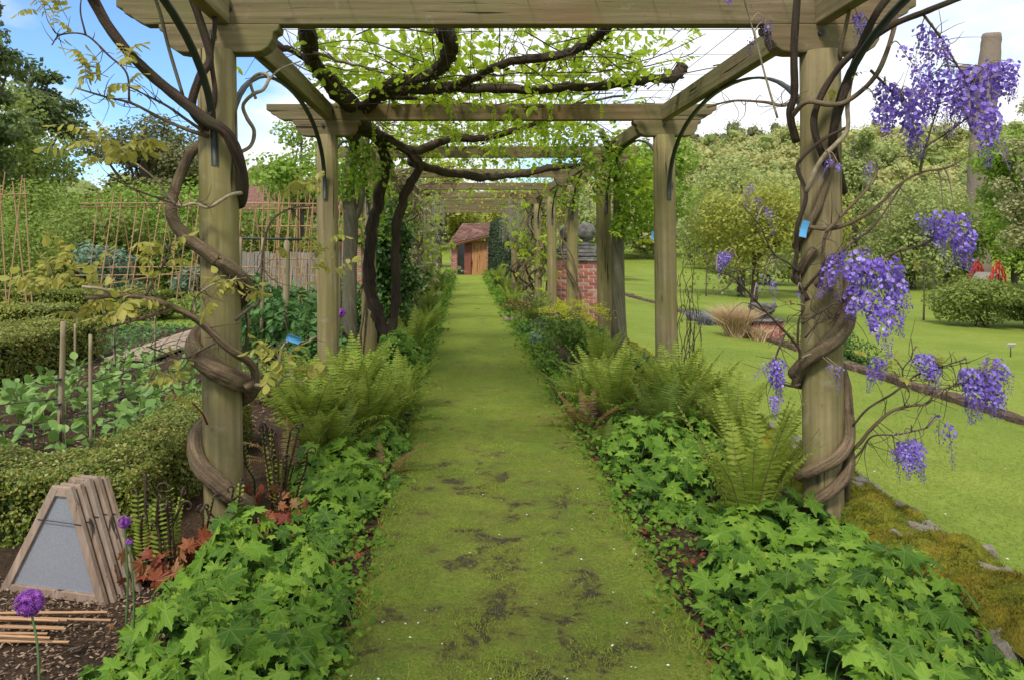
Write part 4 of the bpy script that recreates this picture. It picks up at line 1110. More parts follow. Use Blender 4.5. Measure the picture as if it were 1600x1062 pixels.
# ------------------------------------------------------------------ smooth grey trunks of older climbers beside the posts
def foliage_ball(mb, c, rad, n, size, tpl=oval, flat=1.0, up=.5):
    d = runit(n); rr_ = rng.uniform(.35, 1.05, n) ** .6
    p = c + d * rr_[:, None] * np.array([rad, rad, rad * flat])
    scatter(mb, tpl, p, frames(d * .6 + runit(n) * .7 + np.array([0, 0, up]), rng.uniform(0, 6.3, n)), rng.uniform(size * .6, size * 1.3, n))
t1 = thing('wisteria', 'straight grey-green climber trunk standing between the second and third left posts', 'climbing plant', (-1.28, 8.4, 0))
mb = MB(); tube(mb, [(-1.30, 8.4, -.05), (-1.30, 8.4, .5), (-1.29, 8.4, 1.2), (-1.28, 8.4, 1.75), (-1.31, 8.38, 2.1), (-1.25, 8.3, 2.5), (-1.1, 8.0, 2.9)], [.10, .085, .08, .082, .075, .06, .04], 14, 6, .08); mb.build('trunk', M['bark_grey'], t1)
mb = MB(); tube(mb, [(-1.27, 8.4, 1.7), (-1.17, 8.42, 1.95), (-1.16, 8.45, 2.3), (-1.1, 8.5, 2.75)], [.045, .04, .035, .03], 10, 5, .08); mb.build('branch', M['bark_grey'], t1)
mb = MB()
for c_, r_ in (((-1.35, 8.0, 2.15), .28), ((-1.15, 7.9, 2.3), .28), ((-1.0, 8.2, 2.45), .3), ((-1.45, 8.3, 2.45), .35), ((-1.2, 8.0, 2.75), .35), ((-1.6, 8.4, 2.2), .3)):
    foliage_ball(mb, np.array(c_), r_, 190, .06)
mb.build('foliage', M['vine_deep'], t1, False, True)
t2 = thing('wisteria', 'grey climber trunk with fresh green foliage beside the third right post', 'climbing plant', (2.0, 9.7, 0))
mb = MB(); tube(mb, [(2.03, 9.65, -.05), (2.02, 9.65, .6), (2.0, 9.65, 1.4), (2.02, 9.65, 2.0), (1.95, 9.5, 2.5), (1.7, 9.2, 2.9)], [.11, .09, .082, .08, .06, .04], 14, 6, .08); mb.build('trunk', M['bark_grey'], t2)
mb = MB()
for c_, r_ in (((2.05, 9.4, 1.75), .22), ((2.15, 9.3, 2.0), .3), ((1.85, 9.2, 2.3), .3), ((2.3, 9.5, 2.25), .35), ((1.6, 9.0, 2.6), .35), ((2.1, 9.2, 2.6), .35), ((1.3, 9.1, 2.75), .3), ((2.45, 9.6, 1.8), .25)):
    foliage_ball(mb, np.array(c_), r_, 300, .06)
mb.build('foliage', M['vine_deep'], t2, False, True)
put_spray(t2, [np.array([2.1, 9.2, 2.2]) + rng.normal(0, .3, 3) for _ in range(45)], SPRAY_V, (.8, 1.3))

# bare twining stems on the second right post
t3 = thing('climbing_rose', 'thin tangled bare climber stems on the second right post', 'climbing plant', (2.02, 6.9, 0))
mb = MB()
for k in range(14):
    x = 2.02 + rng.uniform(-.02, .13); pts = [(x, 6.88, 0)]
    for z in np.arange(.25, rng.uniform(.9, 1.75), .16):
        x += rng.normal(0, .035); x = min(max(x, 1.98), 2.2); pts.append((x, 6.88 + rng.normal(0, .03), z))
    tube(mb, pts, np.linspace(.006, .0025, len(pts)), 5, 4)
mb.build('stem', M['twig_dark'], t3)
mb = MB(); n = 140
pts = np.stack([rng.uniform(2.0, 2.2, n), rng.uniform(6.8, 6.95, n), rng.uniform(.2, 1.9, n)], -1)
scatter(mb, oval, pts, frames(runit(n), rng.uniform(0, 6, n)), rng.uniform(.02, .05, n)); mb.build('leaves', M['fern'], t3, False, True)

# far tangled climbers over the last bays
def far_climber(label, x, y, mat_leaf, nl, nstem, hang=0, spread=.6, sd=0, inner=1):
    th = thing('wisteria', label, 'climbing plant', (x, y, 0))
    mbx = MB(); ends_ = []
    for k in range(nstem):
        pts = [np.array([x + rng.normal(0, .12), y + rng.normal(0, .2), 0])]
        for z in np.linspace(.35, 2.7, 8):
            pts.append(np.array([x + rng.normal(0, .16) + inner * .12 * max(0, z - 1.6), y + rng.normal(0, .25), z]))
        pts.append(pts[-1] + [inner * rng.uniform(.3, 1.0), rng.normal(0, .5), rng.uniform(0, .25)])
        tube(mbx, pts, np.linspace(.032, .010, len(pts)), 7, 4, .12)
        ends_.append(twigs(mbx, pts, 22, (.15, .7), .006, .2, .2))
    mbx.build('stem', M['bark_vine'], th)
    ends_ = np.vstack(ends_)
    put_spray(th, ends_[rng.integers(0, len(ends_), nl)] + rng.normal(0, .06, (nl, 3)), mat_leaf, (1.0, 1.7))
    if hang:
        mh = MB()
        for k in range(hang):
            p = np.array([x + inner * rng.uniform(-.2, .75), y + rng.uniform(-1.4, 1.4), rng.uniform(2.35, 2.75)]); L = rng.uniform(.3, 1.2)
            tube(mh, [p, p + [rng.normal(0, .03), rng.normal(0, .03), -L / 2], p + [rng.normal(0, .05), rng.normal(0, .05), -L]], [.004, .004, .003], 4, 3)
            m_ = int(L * 45)
            q = p + np.stack([rng.normal(0, .025, m_), rng.normal(0, .025, m_), -rng.uniform(0, L, m_)], -1)
            scatter(mh, diamond, q, frames(runit(m_), rng.uniform(0, 6, m_)), rng.uniform(.02, .05, m_))
        mh.build('hanging_racemes', M['catkin'], th, False, True)
    return th
far_climber('tangled twiggy climber with small pale leaves on the fourth left post', LX + .1, 13.2, SPRAY_P, 110, 8, 0)
far_climber('twiggy climber with pale leaves on the fifth left post', LX + .1, 15.9, SPRAY_P, 80, 6, 10)
far_climber('tangled twiggy climber with pale leaves on the sixth left post', LX + .05, 18.6, SPRAY_P + SPRAY_V, 120, 5, 10)
far_climber('climber with pale grey hanging racemes on the sixth right post', RX - .05, 19.0, SPRAY_P + SPRAY_V, 110, 5, 40, inner=-1)
far_climber('climber with pale hanging racemes over the last right posts of the pergola', RX - .05, 23.5, SPRAY_P + SPRAY_V, 110, 5, 40, inner=-1)
far_climber('twiggy climber covering the last left posts of the pergola', LX + .05, 24, SPRAY_P + SPRAY_V, 120, 5, 16)

for lab, x, y, zs, n_ in (('fresh green climber clothing the third left post', LX + .02, 9.95, (1.5, 2.5), 9), ('leafy climber clothing the fourth left post', LX + .05, 12.75, (.9, 2.6), 12), ('leafy climber over the fifth left post', LX + .05, 15.75, (1.0, 2.7), 12), ('leafy climber over the top of the fourth right post', RX - .02, 12.8, (2.2, 2.7), 5), ('leafy climber over the far left posts near the shed', LX + .1, 21.5, (.8, 2.8), 12), ('leafy climber over the far right posts near the yew', RX - .1, 22, (1.2, 2.8), 10)):
    th = thing('climber', lab, 'climbing plant', (x, y, 0)); mb = MB()
    for k in range(3):
        tube(mb, [(x + rng.normal(0, .08), y - .1 + rng.normal(0, .06), -.02)] + [(x + rng.normal(0, .12), y - .1 + rng.normal(0, .08), z) for z in (.6, 1.2, 1.8, 2.5)], [.02, .018, .015, .012, .008], 6, 4, .1)
    mb.build('stem', M['bark_vine'], th)
    mb = MB()
    for k in range(n_):
        foliage_ball(mb, np.array([x + rng.normal(0, .14), y + rng.normal(0, .2), rng.uniform(*zs)]), rng.uniform(.16, .3), 90, .065)
    mb.build('foliage', M['vine_deep'], th, False, True)

# ------------------------------------------------------------------ lobed-leaf ground cover
M['lobed_small'] = leaf_mat('lobed_leaf_small', [(.06, .135, .012), (.11, .20, .016), (.17, .28, .025), (.26, .34, .05)], .3, .6, 0, .12)
LOB_ME = []
for s, Lf in enumerate(LOBED):
    mbx = MB(); mbx.add(Lf[0], Lf[1]); LOB_ME.append(mbx.mesh('leaf', M['lobed'], False))
def cover_patch(label, poly_fn, x0, x1, y0, y1, n_top, n_low, hmax, size, seed, tilt=(-.1, -.45), parent=None):
    base_fn = poly_fn
    poly_fn = lambda x, y: base_fn(x, y) - .045 + .085 * vnoise(x, y, 7.5, seed + 3)
    th = thing('ground_cover_plant', label, 'ground cover', ((x0 + x1) / 2, (y0 + y1) / 2, 0))
    def H(x, y):
        return hmax * np.clip(.60 + .46 * vnoise(x, y, 4.2, seed) + .26 * vnoise(x, y, 10, seed + 1), .2, 1.25) * np.clip(poly_fn(x, y) / .16, .3, 1)
    def samp(n, md):
        o_ = []
        tries = 0
        while len(o_) < n and tries < n * 60:
            tries += 1
            x, y = rng.uniform(x0, x1), rng.uniform(y0, y1)
            if poly_fn(x, y) <= 0:
                continue
            if md and any((x - a_) ** 2 + (y - b_) ** 2 < md * md for a_, b_ in o_):
                continue
            o_.append((x, y))
        return np.array(o_)
    st = MB()
    top = samp(n_top, size * .42)
    for x, y in top:
        z = float(H(x, y)) + rng.normal(0, .022) + .02
        e = 1e-2
        g = np.array([-(H(x + e, y) - H(x - e, y)) / (2 * e), -(H(x, y + e) - H(x, y - e)) / (2 * e), 1.])
        nrm = g * .55 + np.array([rng.normal(0, .36) , rng.normal(0, .34) + tilt[1], .72])
        s_ = size * (.38 + .58 * rng.uniform() ** 1.3)
        Rm = frames(nrm[None], np.array([PI + rng.normal(0, 1.1)]))[0]
        inst('leaf', random.choice(LOB_ME), th, (x, y, z), sc=(s_ * rng.uniform(.85, 1.15), s_, s_ * rng.uniform(.6, 1.5)), mat3=Rm)
        b_ = np.array([x + rng.normal(0, .05), y + rng.normal(0, .04) + .04, 0])
        tube(st, [b_, (b_ + [x, y, z]) / 2 + [0, .02, .03], (x, y, z - .004)], [.0028, .0024, .002], 4, 3)
    st.build('stalks', M['stemg'], th, True, True)
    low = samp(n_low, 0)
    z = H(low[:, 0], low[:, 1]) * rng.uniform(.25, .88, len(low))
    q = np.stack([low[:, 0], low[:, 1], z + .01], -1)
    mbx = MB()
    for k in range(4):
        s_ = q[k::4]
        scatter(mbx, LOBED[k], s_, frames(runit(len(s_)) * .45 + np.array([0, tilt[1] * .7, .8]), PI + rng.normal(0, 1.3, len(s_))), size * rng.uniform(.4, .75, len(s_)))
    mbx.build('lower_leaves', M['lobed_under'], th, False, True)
    sm = samp(int(n_top * 1.1), 0)
    q = np.stack([sm[:, 0], sm[:, 1], H(sm[:, 0], sm[:, 1]) * rng.uniform(.75, 1.12, len(sm)) + .015], -1)
    mbx = MB()
    for k in range(4):
        s_ = q[k::4]
        scatter(mbx, LOBED[k], s_, frames(runit(len(s_)) * .6 + np.array([0, tilt[1], .7]), PI + rng.normal(0, 1.3, len(s_))), size * rng.uniform(.18, .45, len(s_)))
    mbx.build('small_leaves', M['lobed_small'], th, False, True)
    return th
def poly(pts):
    """signed distance-like measure inside a convex-ish polygon"""
    p = np.array(pts, float)
    def f(x, y):
        x = np.asarray(x, float); y = np.asarray(y, float)
        d = np.full(np.broadcast(x, y).shape, 1e9)
        for i in range(len(p)):
            a_, b_ = p[i], p[(i + 1) % len(p)]
            e = b_ - a_; n_ = np.array([-e[1], e[0]]) / np.linalg.norm(e)
            d = np.minimum(d, (x - a_[0]) * n_[0] + (y - a_[1]) * n_[1])
        return d
    return f
cover_patch('lobed green leaves at the foot of the nearest left post, in the front left corner', poly([(-1.30, 2.15), (-.50, 2.1), (-.40, 2.7), (-.50, 3.3), (-.62, 3.72), (-1.2, 3.55), (-1.32, 2.9)]), -1.35, -.38, 2.1, 3.8, 300, 460, .25, .108, 60)
cover_patch('lobed green leaves spilling onto the left path edge behind the nearest left post', poly([(-.92, 3.75), (-.55, 3.7), (-.40, 4.3), (-.42, 5.3), (-1.0, 5.5), (-1.15, 4.6)]), -1.2, -.4, 3.65, 5.5, 230, 360, .25, .11, 63)
cover_patch('lobed green leaves filling the front right corner below the nearest right post', poly([(.93, 2.1), (2.08, 2.1), (2.03, 2.9), (1.98, 4.2), (1.6, 4.15), (1.10, 3.6), (.90, 2.9)]), .85, 2.1, 2.1, 4.3, 300, 640, .26, .112, 66)
cover_patch('lobed green leaves on the right path edge behind the large shuttlecock fern', poly([(1.05, 3.75), (1.45, 3.9), (1.95, 4.6), (1.95, 5.9), (1.0, 6.0), (.92, 4.8)]), .88, 2.0, 3.7, 6.0, 280, 420, .28, .115, 69)
cover_patch('bright lobed leaves at the foot of the dark vine stems', poly([(-1.3, 7.4), (-.46, 7.3), (-.46, 9.6), (-1.2, 9.8)]), -1.3, -.45, 7.3, 9.8, 170, 260, .34, .15, 72)

# ------------------------------------------------------------------ ferns
FROND['n'] = [frond_mesh('frond', M['fern'], 1, ln, w, 27, sd, 0, .3) for sd, ln, w in ((31, .3, .10), (32, .5, .11), (33, .75, .12), (34, .42, .095))]
def fern(label, x, y, n, L, kind='g', spread=(.1, 1.0), curls=0, z=0.0, az=None):
    th = thing('fern', label, 'fern', (x, y, z))
    for k in range(n):
        a_ = (2 * PI * k / n + rng.normal(0, .3)) if az is None else az[0] + rng.normal(0, az[1])
        me = random.choice(FROND[kind])
        inst('frond', me, th, (x + .04 * math.cos(a_), y + .04 * math.sin(a_), z), (0, rng.uniform(*spread) * .45, a_), float(L * rng.uniform(.75, 1.1)))
    for k in range(curls):
        a_ = rng.uniform(0, 6.3)
        inst('frond', random.choice(CURL), th, (x + .03 * math.cos(a_), y + .03 * math.sin(a_), z), (0, rng.uniform(-.05, .35), a_), float(L * rng.uniform(.7, 1.0)))
    return th
fern('large pale green shuttlecock fern with curled tips left of the nearest right post', 1.42, 3.72, 15, .72, 'n', (-.1, .5), 12)
fern('upright fern partly behind the nearest right post', 1.66, 4.15, 13, .70, 'n', (-.2, .5), 7)
fern('olive fern in front of the second right post', 1.72, 6.1, 30, .74, 'g', (0, .8), 3)
fern('fern with arching fronds between the path and the second right post', 1.25, 6.2, 30, .70, 'g', (0, .9), 3)
fern('yellow-green fern right of the second right post', 2.0, 6.3, 22, .66, 'g', (0, .8), 0)
fern('dense fern just beyond the right lobed leaves', 1.5, 5.6, 24, .62, 'd', (0, 1), 0)
fern('fern at the foot of the second right post by the lawn wall', 1.98, 5.5, 20, .6, 'g', (0, .9), 0)
fern('brownish fern drooping over the right edge of the path', .98, 5.9, 12, .42, 'b', (.6, 1.6), 0)
fern('dark fern beside the right lobed leaves and path edge', .98, 5.3, 10, .34, 'd', (.6, 1.6), 0)
fern('tall pale fern in front of the third right post', 1.55, 8.3, 11, .68, 'g', (-.1, .4), 0)
fern('small fern right of the strap-leaved plant', 1.35, 7.3, 22, .5, 'g', (0, .9), 0)
fern('tall olive fern behind the nearest left post', -1.12, 5.4, 28, .74, 'g', (0, .8), 2)
fern('tall feathery fern in front of the second left post', -.92, 6.0, 32, .78, 'g', (0, .8), 2)
fern('green fern leaning over the left path edge', -.72, 5.55, 28, .66, 'g', (0, 1), 0)
fern('deep green fern below the second left post', -1.25, 6.1, 24, .7, 'd', (0, .8), 0)
fern('deep green fern among the left lobed leaves', -.78, 5.0, 13, .42, 'd', (.2, 1.2), 0)
fern('browned fern lying on the left path edge', -.52, 4.75, 11, .34, 'b', (.9, 1.9), 0)
fern('browning fern left of the feathery ferns', -1.08, 4.75, 9, .42, 'b', (.4, 1.3), 0)
fern('feathery olive fern between the nearest left post and the path ferns', -.95, 5.05, 22, .55, 'g', (0, 1), 0)
fern('pale fern at the left path edge below the second left post', -.6, 6.1, 20, .5, 'g', (.2, 1.1), 0)
fern('fern crowding the right path edge before the second right post', 1.05, 6.7, 20, .5, 'g', (.1, 1.0), 0)
fern('olive fern with drooping tips nearest the bright lobed leaves', -.62, 6.6, 24, .6, 'g', (.3, 1.2), 0)
for (x, y, n_, L, k_, lab) in ((-.72, 10.3, 15, .75, 'g', 'large bright fern on the left path edge beyond the dark vine stems'), (-1.0, 11.4, 14, .7, 'g', 'fern below the twiggy climber on the left'), (-.62, 12.2, 14, .62, 'g', 'yellow-green fern on the left path edge before the fourth left post'),
                               (-.7, 14.0, 14, .7, 'd', 'fern on the left path edge beyond the fourth left post'), (-.75, 16.2, 14, .75, 'g', 'far fern on the left path edge by the fifth left post'), (-.75, 19, 14, .8, 'd', 'distant fern on the left path edge near the shed'), (-.8, 23, 14, .9, 'd', 'most distant fern on the left path edge'),
                               (1.2, 13.5, 14, .55, 'd', 'fern on the right border before the fifth right post'), (1.1, 16.5, 14, .7, 'g', 'pale fern on the right path edge beyond the brick step'), (1.15, 19, 14, .8, 'g', 'far pale fern on the right path edge'), (1.1, 22, 14, .8, 'd', 'distant fern on the right path edge near the dark yew'), (1.2, 26, 14, .9, 'g', 'most distant fern on the right path edge')):
    fern(lab, x, y, n_, L, k_, (0, .8))
# royal fern crowns: dark croziers, yellow-green pinnae and last year's red-brown leaves
def royal(label, x, y, n, L):
    th = thing('royal_fern', label, 'fern', (x, y, 0))
    for k in range(n):
        a_ = rng.uniform(0, 6.3); l = L * rng.uniform(.55, 1.05)
        mbx = MB()
        lean = rng.uniform(.05, .3)
        base = np.array([x + rng.normal(0, .05), y + rng.normal(0, .05), 0])
        d = np.array([math.cos(a_) * lean, math.sin(a_) * lean, 1])
        pts = [base + d * l * u + rng.normal(0, .006, 3) for u in np.linspace(0, 1, 5)]
        top = pts[-1]; rd = .022 * rng.uniform(.8, 1.4); u1 = np.array([math.cos(a_ + .5), math.sin(a_ + .5), 0])
        for q in np.linspace(.4, 5.2, 9):
            rq = rd * (1 - q / 8)
            pts.append(top + u1 * (rd - rq * math.cos(q)) + np.array([0, 0, rq * math.sin(q)]))
        tube(mbx, pts, np.concatenate([np.linspace(.0065, .0055, 5), np.linspace(.0055, .003, 9)]), 6, 3)
        st = mbx.build('crozier', M['crozier'], th)
        if k % 2 == 0:
            mp = MB()
            for u in np.linspace(.3, .97, 13):
                c = base + d * l * u
                for sg in (-1, 1):
                    y_ = np.array([sg * math.cos(a_ + 1.4), sg * math.sin(a_ + 1.4), .3]); y_ /= np.linalg.norm(y_)
                    z_ = np.array([-.3, -.5, .7]); x_ = np.cross(y_, z_); x_ /= np.linalg.norm(x_)
                    scatter(mp, oval, c[None], np.stack([x_, y_, np.cross(x_, y_)], -1)[None], np.array([[.022, .052 * (1.15 - u * .6), .03]]))
            mp.build('pinnae', M['fern'], th, False)
    ml = MB()
    for k in range(30):
        c = np.array([x + rng.normal(0, .12), y - .08 + rng.normal(0, .07), rng.uniform(.03, .20)])
        scatter(ml, LOBED[k % 4], c[None], frames((runit(1) + [[0, -.5, .3]]), rng.uniform(0, 6, 1)), np.array([rng.uniform(.035, .085)]))
    ml.build('dead_leaves', M['dead_leaf'], th, False)
royal('dark fern croziers with red-brown dead leaves right of the nearest left post', -.98, 4.0, 20, .50)
royal('dark fern croziers with red dead leaves left of the nearest left post', -1.36, 3.28, 15, .42)
royal('low crown of fern croziers at the foot of the nearest left post', -1.14, 3.42, 9, .34)
# leaf litter under the left plants
mb = MB(); n = 420
pts = np.stack([rng.uniform(-1.35, -.42, n), rng.uniform(2.8, 4.6, n), rng.uniform(.012, .05, n)], -1)
scatter(mb, LOBED[2], pts, frames(runit(n) * .6 + [0, 0, .8], rng.uniform(0, 6, n)), rng.uniform(.012, .035, n))
n = 240
pts = np.stack([rng.uniform(.86, 1.3, n), rng.uniform(2.6, 6.5, n), rng.uniform(.012, .04, n)], -1)
scatter(mb, LOBED[2], pts, frames(runit(n) * .6 + [0, 0, .8], rng.uniform(0, 6, n)), rng.uniform(.01, .03, n))
tag(mb.build('leaf_litter', M['dead_leaf'], None, False, True), 'red-brown dead leaves lying under the border plants', 'leaf litter')
M['weed'] = leaf_mat('weed_leaf', [(.06, .13, .014), (.10, .19, .018), (.16, .25, .03)], .3, .6, 0, .12)
# small green weeds along both path edges
mb = MB(); n = 13000
sd_ = rng.integers(0, 2, n); y = 2.3 + 29 * rng.uniform(0, 1, n) ** 1.5
q_ = rng.normal(0, .10, n); x = np.where(sd_ == 0, -.55 + q_, .97 + q_)
pts = np.stack([x, y, .02 + rng.uniform(0, 1, n) ** 2 * np.clip(.04 + .012 * y + .1 * vnoise(x * 3, y, 2.5, 91), .03, .4)], -1)
scatter(mb, oval, pts, frames(runit(n) * .7 + [0, -.2, .8], rng.uniform(0, 6, n)), rng.uniform(.014, .034, n) * (1 + y * .1))
tag(mb.build('edge_weeds', M['weed'], None, False, True), 'small weeds growing along both edges of the path', 'weeds')

# ------------------------------------------------------------------ other border plants
def strap_plant(label, x, y, n, L, mat, name='strap_leaved_plant', w=.02, cat='plant', lean=(.3, 1.3), z=0.0):
    th = thing(name, label, cat, (x, y, z))
    for k in range(n):
        a_ = rng.uniform(0, 6.3); l = L * rng.uniform(.6, 1.1); le = rng.uniform(*lean)
        t_ = np.linspace(0, 1, 7); ang = .1 + le * t_
        d = np.stack([np.sin(ang) * math.cos(a_), np.sin(ang) * math.sin(a_), np.cos(ang)], -1) * l / 6
        p = np.array([x, y, z]) + np.vstack([[0, 0, 0], np.cumsum(d[:-1], axis=0)])
        sdv = np.array([-math.sin(a_), math.cos(a_), 0])
        ww = w * np.array([.6, .9, 1, 1, .85, .55, .05])
        up = np.array([0, 0, 1])
        V = np.vstack([p - sdv * ww[:, None] + up * .15 * ww[:, None], p, p + sdv * ww[:, None] + up * .15 * ww[:, None]])
        F = []
        for i in range(6):
            F += [(i, 7 + i, 8 + i, i + 1), (7 + i, 14 + i, 15 + i, 8 + i)]
        mbx = MB(); mbx.add(V, F); mbx.build('leaf', mat, th, True)
    return th
strap_plant('strap-leaved bright green plant on the right path edge before the third right post', 1.18, 7.15, 22, .42, M['strap'])
strap_plant('bright strappy plant by the right path edge below the euphorbia', 1.12, 9.9, 18, .34, M['strap'])
strap_plant('withering yellow strap leaves at the bottom left of the bed', -1.02, 2.42, 7, .26, M['strap_tan'], w=.011, lean=(.4, 1.9))
strap_plant('orange-tipped strap leaves in the front right corner by the wall', 1.96, 2.5, 6, .25, M['strap_tan'], w=.008, lean=(.0, .5))
def bush(name, label, cat, c, rad, h, n, leaf, mat, tpl=oval, clumps=7, group=None, stems=True, seed=None, core=None, flatb=.55):
    th = thing(name, label, cat, (c[0], c[1], c[2]), group)
    mbx = MB()
    for k in range(clumps):
        a_ = rng.uniform(0, 6.3); q = rad * math.sqrt(rng.uniform(0, .55))
        cr = rad * rng.uniform(.4, .6)
        cc = np.array([c[0] + q * math.cos(a_), c[1] + q * math.sin(a_), c[2] + h * rng.uniform(.25, .78)])
        foliage_ball(mbx, cc, cr, n // clumps, leaf, tpl, min(1.1, h * .5 / rad * 1.1))
    mbx.build('foliage', mat, th, False, True)
    if stems:
        ms = MB()
        for k in range(6):
            e = np.array([c[0] + rng.normal(0, rad * .4), c[1] + rng.normal(0, rad * .4), c[2] + h * .75])
            b_ = np.array([c[0] + rng.normal(0, rad * .1), c[1] + rng.normal(0, rad * .1), c[2] - .05])
            tube(ms, [b_, (b_ + e) / 2 + rng.normal(0, rad * .06, 3), e], [.012 * h + .004, .009 * h + .003, .003], 5, 3)
        ms.build('stems', M['stemg'] if h < 1.2 else M['bark_tree'], th)
    return th
eu = bush('euphorbia', 'euphorbia with lime-yellow flower heads beside the third right post', 'shrub', (1.36, 9.3, 0), .46, .66, 1500, .05, M['euph'], clumps=8)
mb = MB()
for k in range(80):
    a_ = rng.uniform(0, 6.3); q = .48 * math.sqrt(rng.uniform(0, 1))
    c_ = np.array([1.36 + q * math.cos(a_), 9.3 + q * math.sin(a_), .74 - .5 * q * q + rng.normal(0, .03)])
    n = 30; d = rng.normal(0, .035, (n, 3)) * [1, 1, .4]
    scatter(mb, oval, c_ + d, frames(runit(n) * .4 + [0, 0, 1], rng.uniform(0, 6, n)), rng.uniform(.015, .028, n))
mb.build('flower_heads', M['euph_top'], eu, False)
bush('border_plant', 'low yellow-flecked foliage below the euphorbia on the right', 'plant', (1.08, 8.6, 0), .22, .25, 420, .035, M['euph'], clumps=5)
bush('border_plant', 'small pale variegated plant beside the euphorbia and path', 'plant', (1.02, 10.6, 0), .25, .26, 380, .05, M['blueleaf'], clumps=5)
bush('border_plant', 'low green foliage on the right border by the brick step', 'plant', (1.25, 11.7, 0), .35, .34, 500, .05, M['peren'], clumps=6)
bush('border_plant', 'leafy green clump behind the euphorbia below the far right posts', 'plant', (1.62, 11.0, 0), .4, .55, 700, .06, M['fern_deep'], clumps=6)
bush('border_plant', 'low foliage under the fifth right post', 'plant', (1.45, 14.8, 0), .45, .5, 600, .06, M['t_mid'], clumps=6)
bush('border_plant', 'low foliage along the wall foot right of the third right post', 'plant', (1.95, 8.2, 0), .3, .32, 500, .045, M['peren'], clumps=6)
bush('border_plant', 'brown and green foliage left of the fifth right post', 'plant', (1.05, 14.6, 0), .32, .4, 500, .05, M['fern_brown'], clumps=6)
bush('ivy', 'dark glossy ivy mass against the fourth left post behind the vine stems', 'climbing plant', (-1.18, 11.3, 0), .42, 2.0, 2600, .085, M['ivy'], clumps=12)
mb = MB()
for k in range(12):
    c_ = np.array([-1.15 + rng.normal(0, .16), 11.3 + rng.normal(0, .16), .25 + k * .16])
    foliage_ball(mb, c_, .3, 160, .085)
ivy2 = thing('ivy', 'ivy column clothing the post behind the right stem of the dark vine', 'climbing plant', (-1.15, 11.3, 0)); mb.build('foliage', M['ivy'], ivy2, False, True)
bush('border_plant', 'leafy perennial clump between the second and third left posts', 'plant', (-1.65, 8.0, 0), .42, .75, 1100, .08, M['peren'], clumps=8)
bush('border_plant', 'small box bush behind the blue plant label on the left', 'shrub', (-1.75, 7.0, 0), .32, .42, 1600, .028, M['box'], clumps=8)
bush('border_plant', 'tall dark green perennial behind the nearest left post', 'plant', (-2.25, 8.6, 0), .55, 1.05, 1500, .09, M['peren'], clumps=9)
bush('border_plant', 'broad perennial with blue-green leaves left of the second left post', 'plant', (-2.55, 9.8, 0), .6, 1.1, 1300, .1, M['peren'], clumps=9)
bush('border_plant', 'green perennial clump behind the second left post', 'plant', (-2.0, 11.0, 0), .6, 1.1, 1200, .09, M['peren'], clumps=8)
bush('border_plant', 'leafy clump beyond the twiggy climber on the left border', 'plant', (-1.5, 15.4, 0), .6, 1.2, 900, .1, M['t_mid'], clumps=8)
bush('border_plant', 'far leafy clump on the left border before the shed', 'plant', (-1.4, 20.5, 0), .7, 1.5, 900, .12, M['t_mid'], clumps=8)
bush('border_plant', 'farthest leafy clump on the left border by the shed', 'plant', (-1.5, 26, 0), .9, 1.6, 900, .14, M['t_mid'], clumps=8)
# alliums
def allium(label, top, foot, rad, n=110):
    th = thing('allium', label, 'flower', foot)
    mbx = MB(); mid = (np.array(top) + foot) / 2 + [.01, 0, 0]
    tube(mbx, [foot, mid, top], [.0045, .004, .0035], 6, 5); mbx.build('stem', M['stemg'], th)
    mf = MB()
    d = runit(n)
    star = (np.array([[math.cos(q) * (1 if i % 2 == 0 else .3), math.sin(q) * (1 if i % 2 == 0 else .3), .15 if i % 2 == 0 else 0] for i, q in enumerate(np.linspace(0, 2 * PI, 12, endpoint=False))] + [[0, 0, 0]]), [np.array([[12, i, (i + 1) % 12] for i in range(12)])])
    scatter(mf, star, np.array(top) + d * rad * rng.uniform(.8, 1, n)[:, None], frames(d + runit(n) * .3, rng.uniform(0, 6, n)), np.full(n, rad * .30))
    scatter(mf, diamond, np.tile(np.array(top), (n, 1)), frames(runit(n), rng.uniform(0, 6, n)), np.stack([np.full(n, rad * .25), np.full(n, rad * .85), np.full(n, rad * .2)], -1))
    mf.build('flower_head', M['allium'], th, False)
allium('largest violet allium globe at the left edge of the bed, over the mulch', P(46, 941, 2.55), np.array([P(62, 1062, 2.5)[0], 2.5, 0]), .046, 170)
allium('purple allium globe standing before the box hedge and cold frames', P(195, 815, 2.75), np.array([P(196, 1000, 2.8)[0], 2.8, 0]), .024, 90)
allium('small closed purple allium bud below the globe by the cold frames', P(202, 846, 2.72), np.array([P(208, 1010, 2.75)[0], 2.75, 0]), .014, 50)
allium('small violet allium between the second and third left posts', P(533, 489, 7.6), np.array([P(531, 560, 7.6)[0], 7.6, 0]), .05, 120)

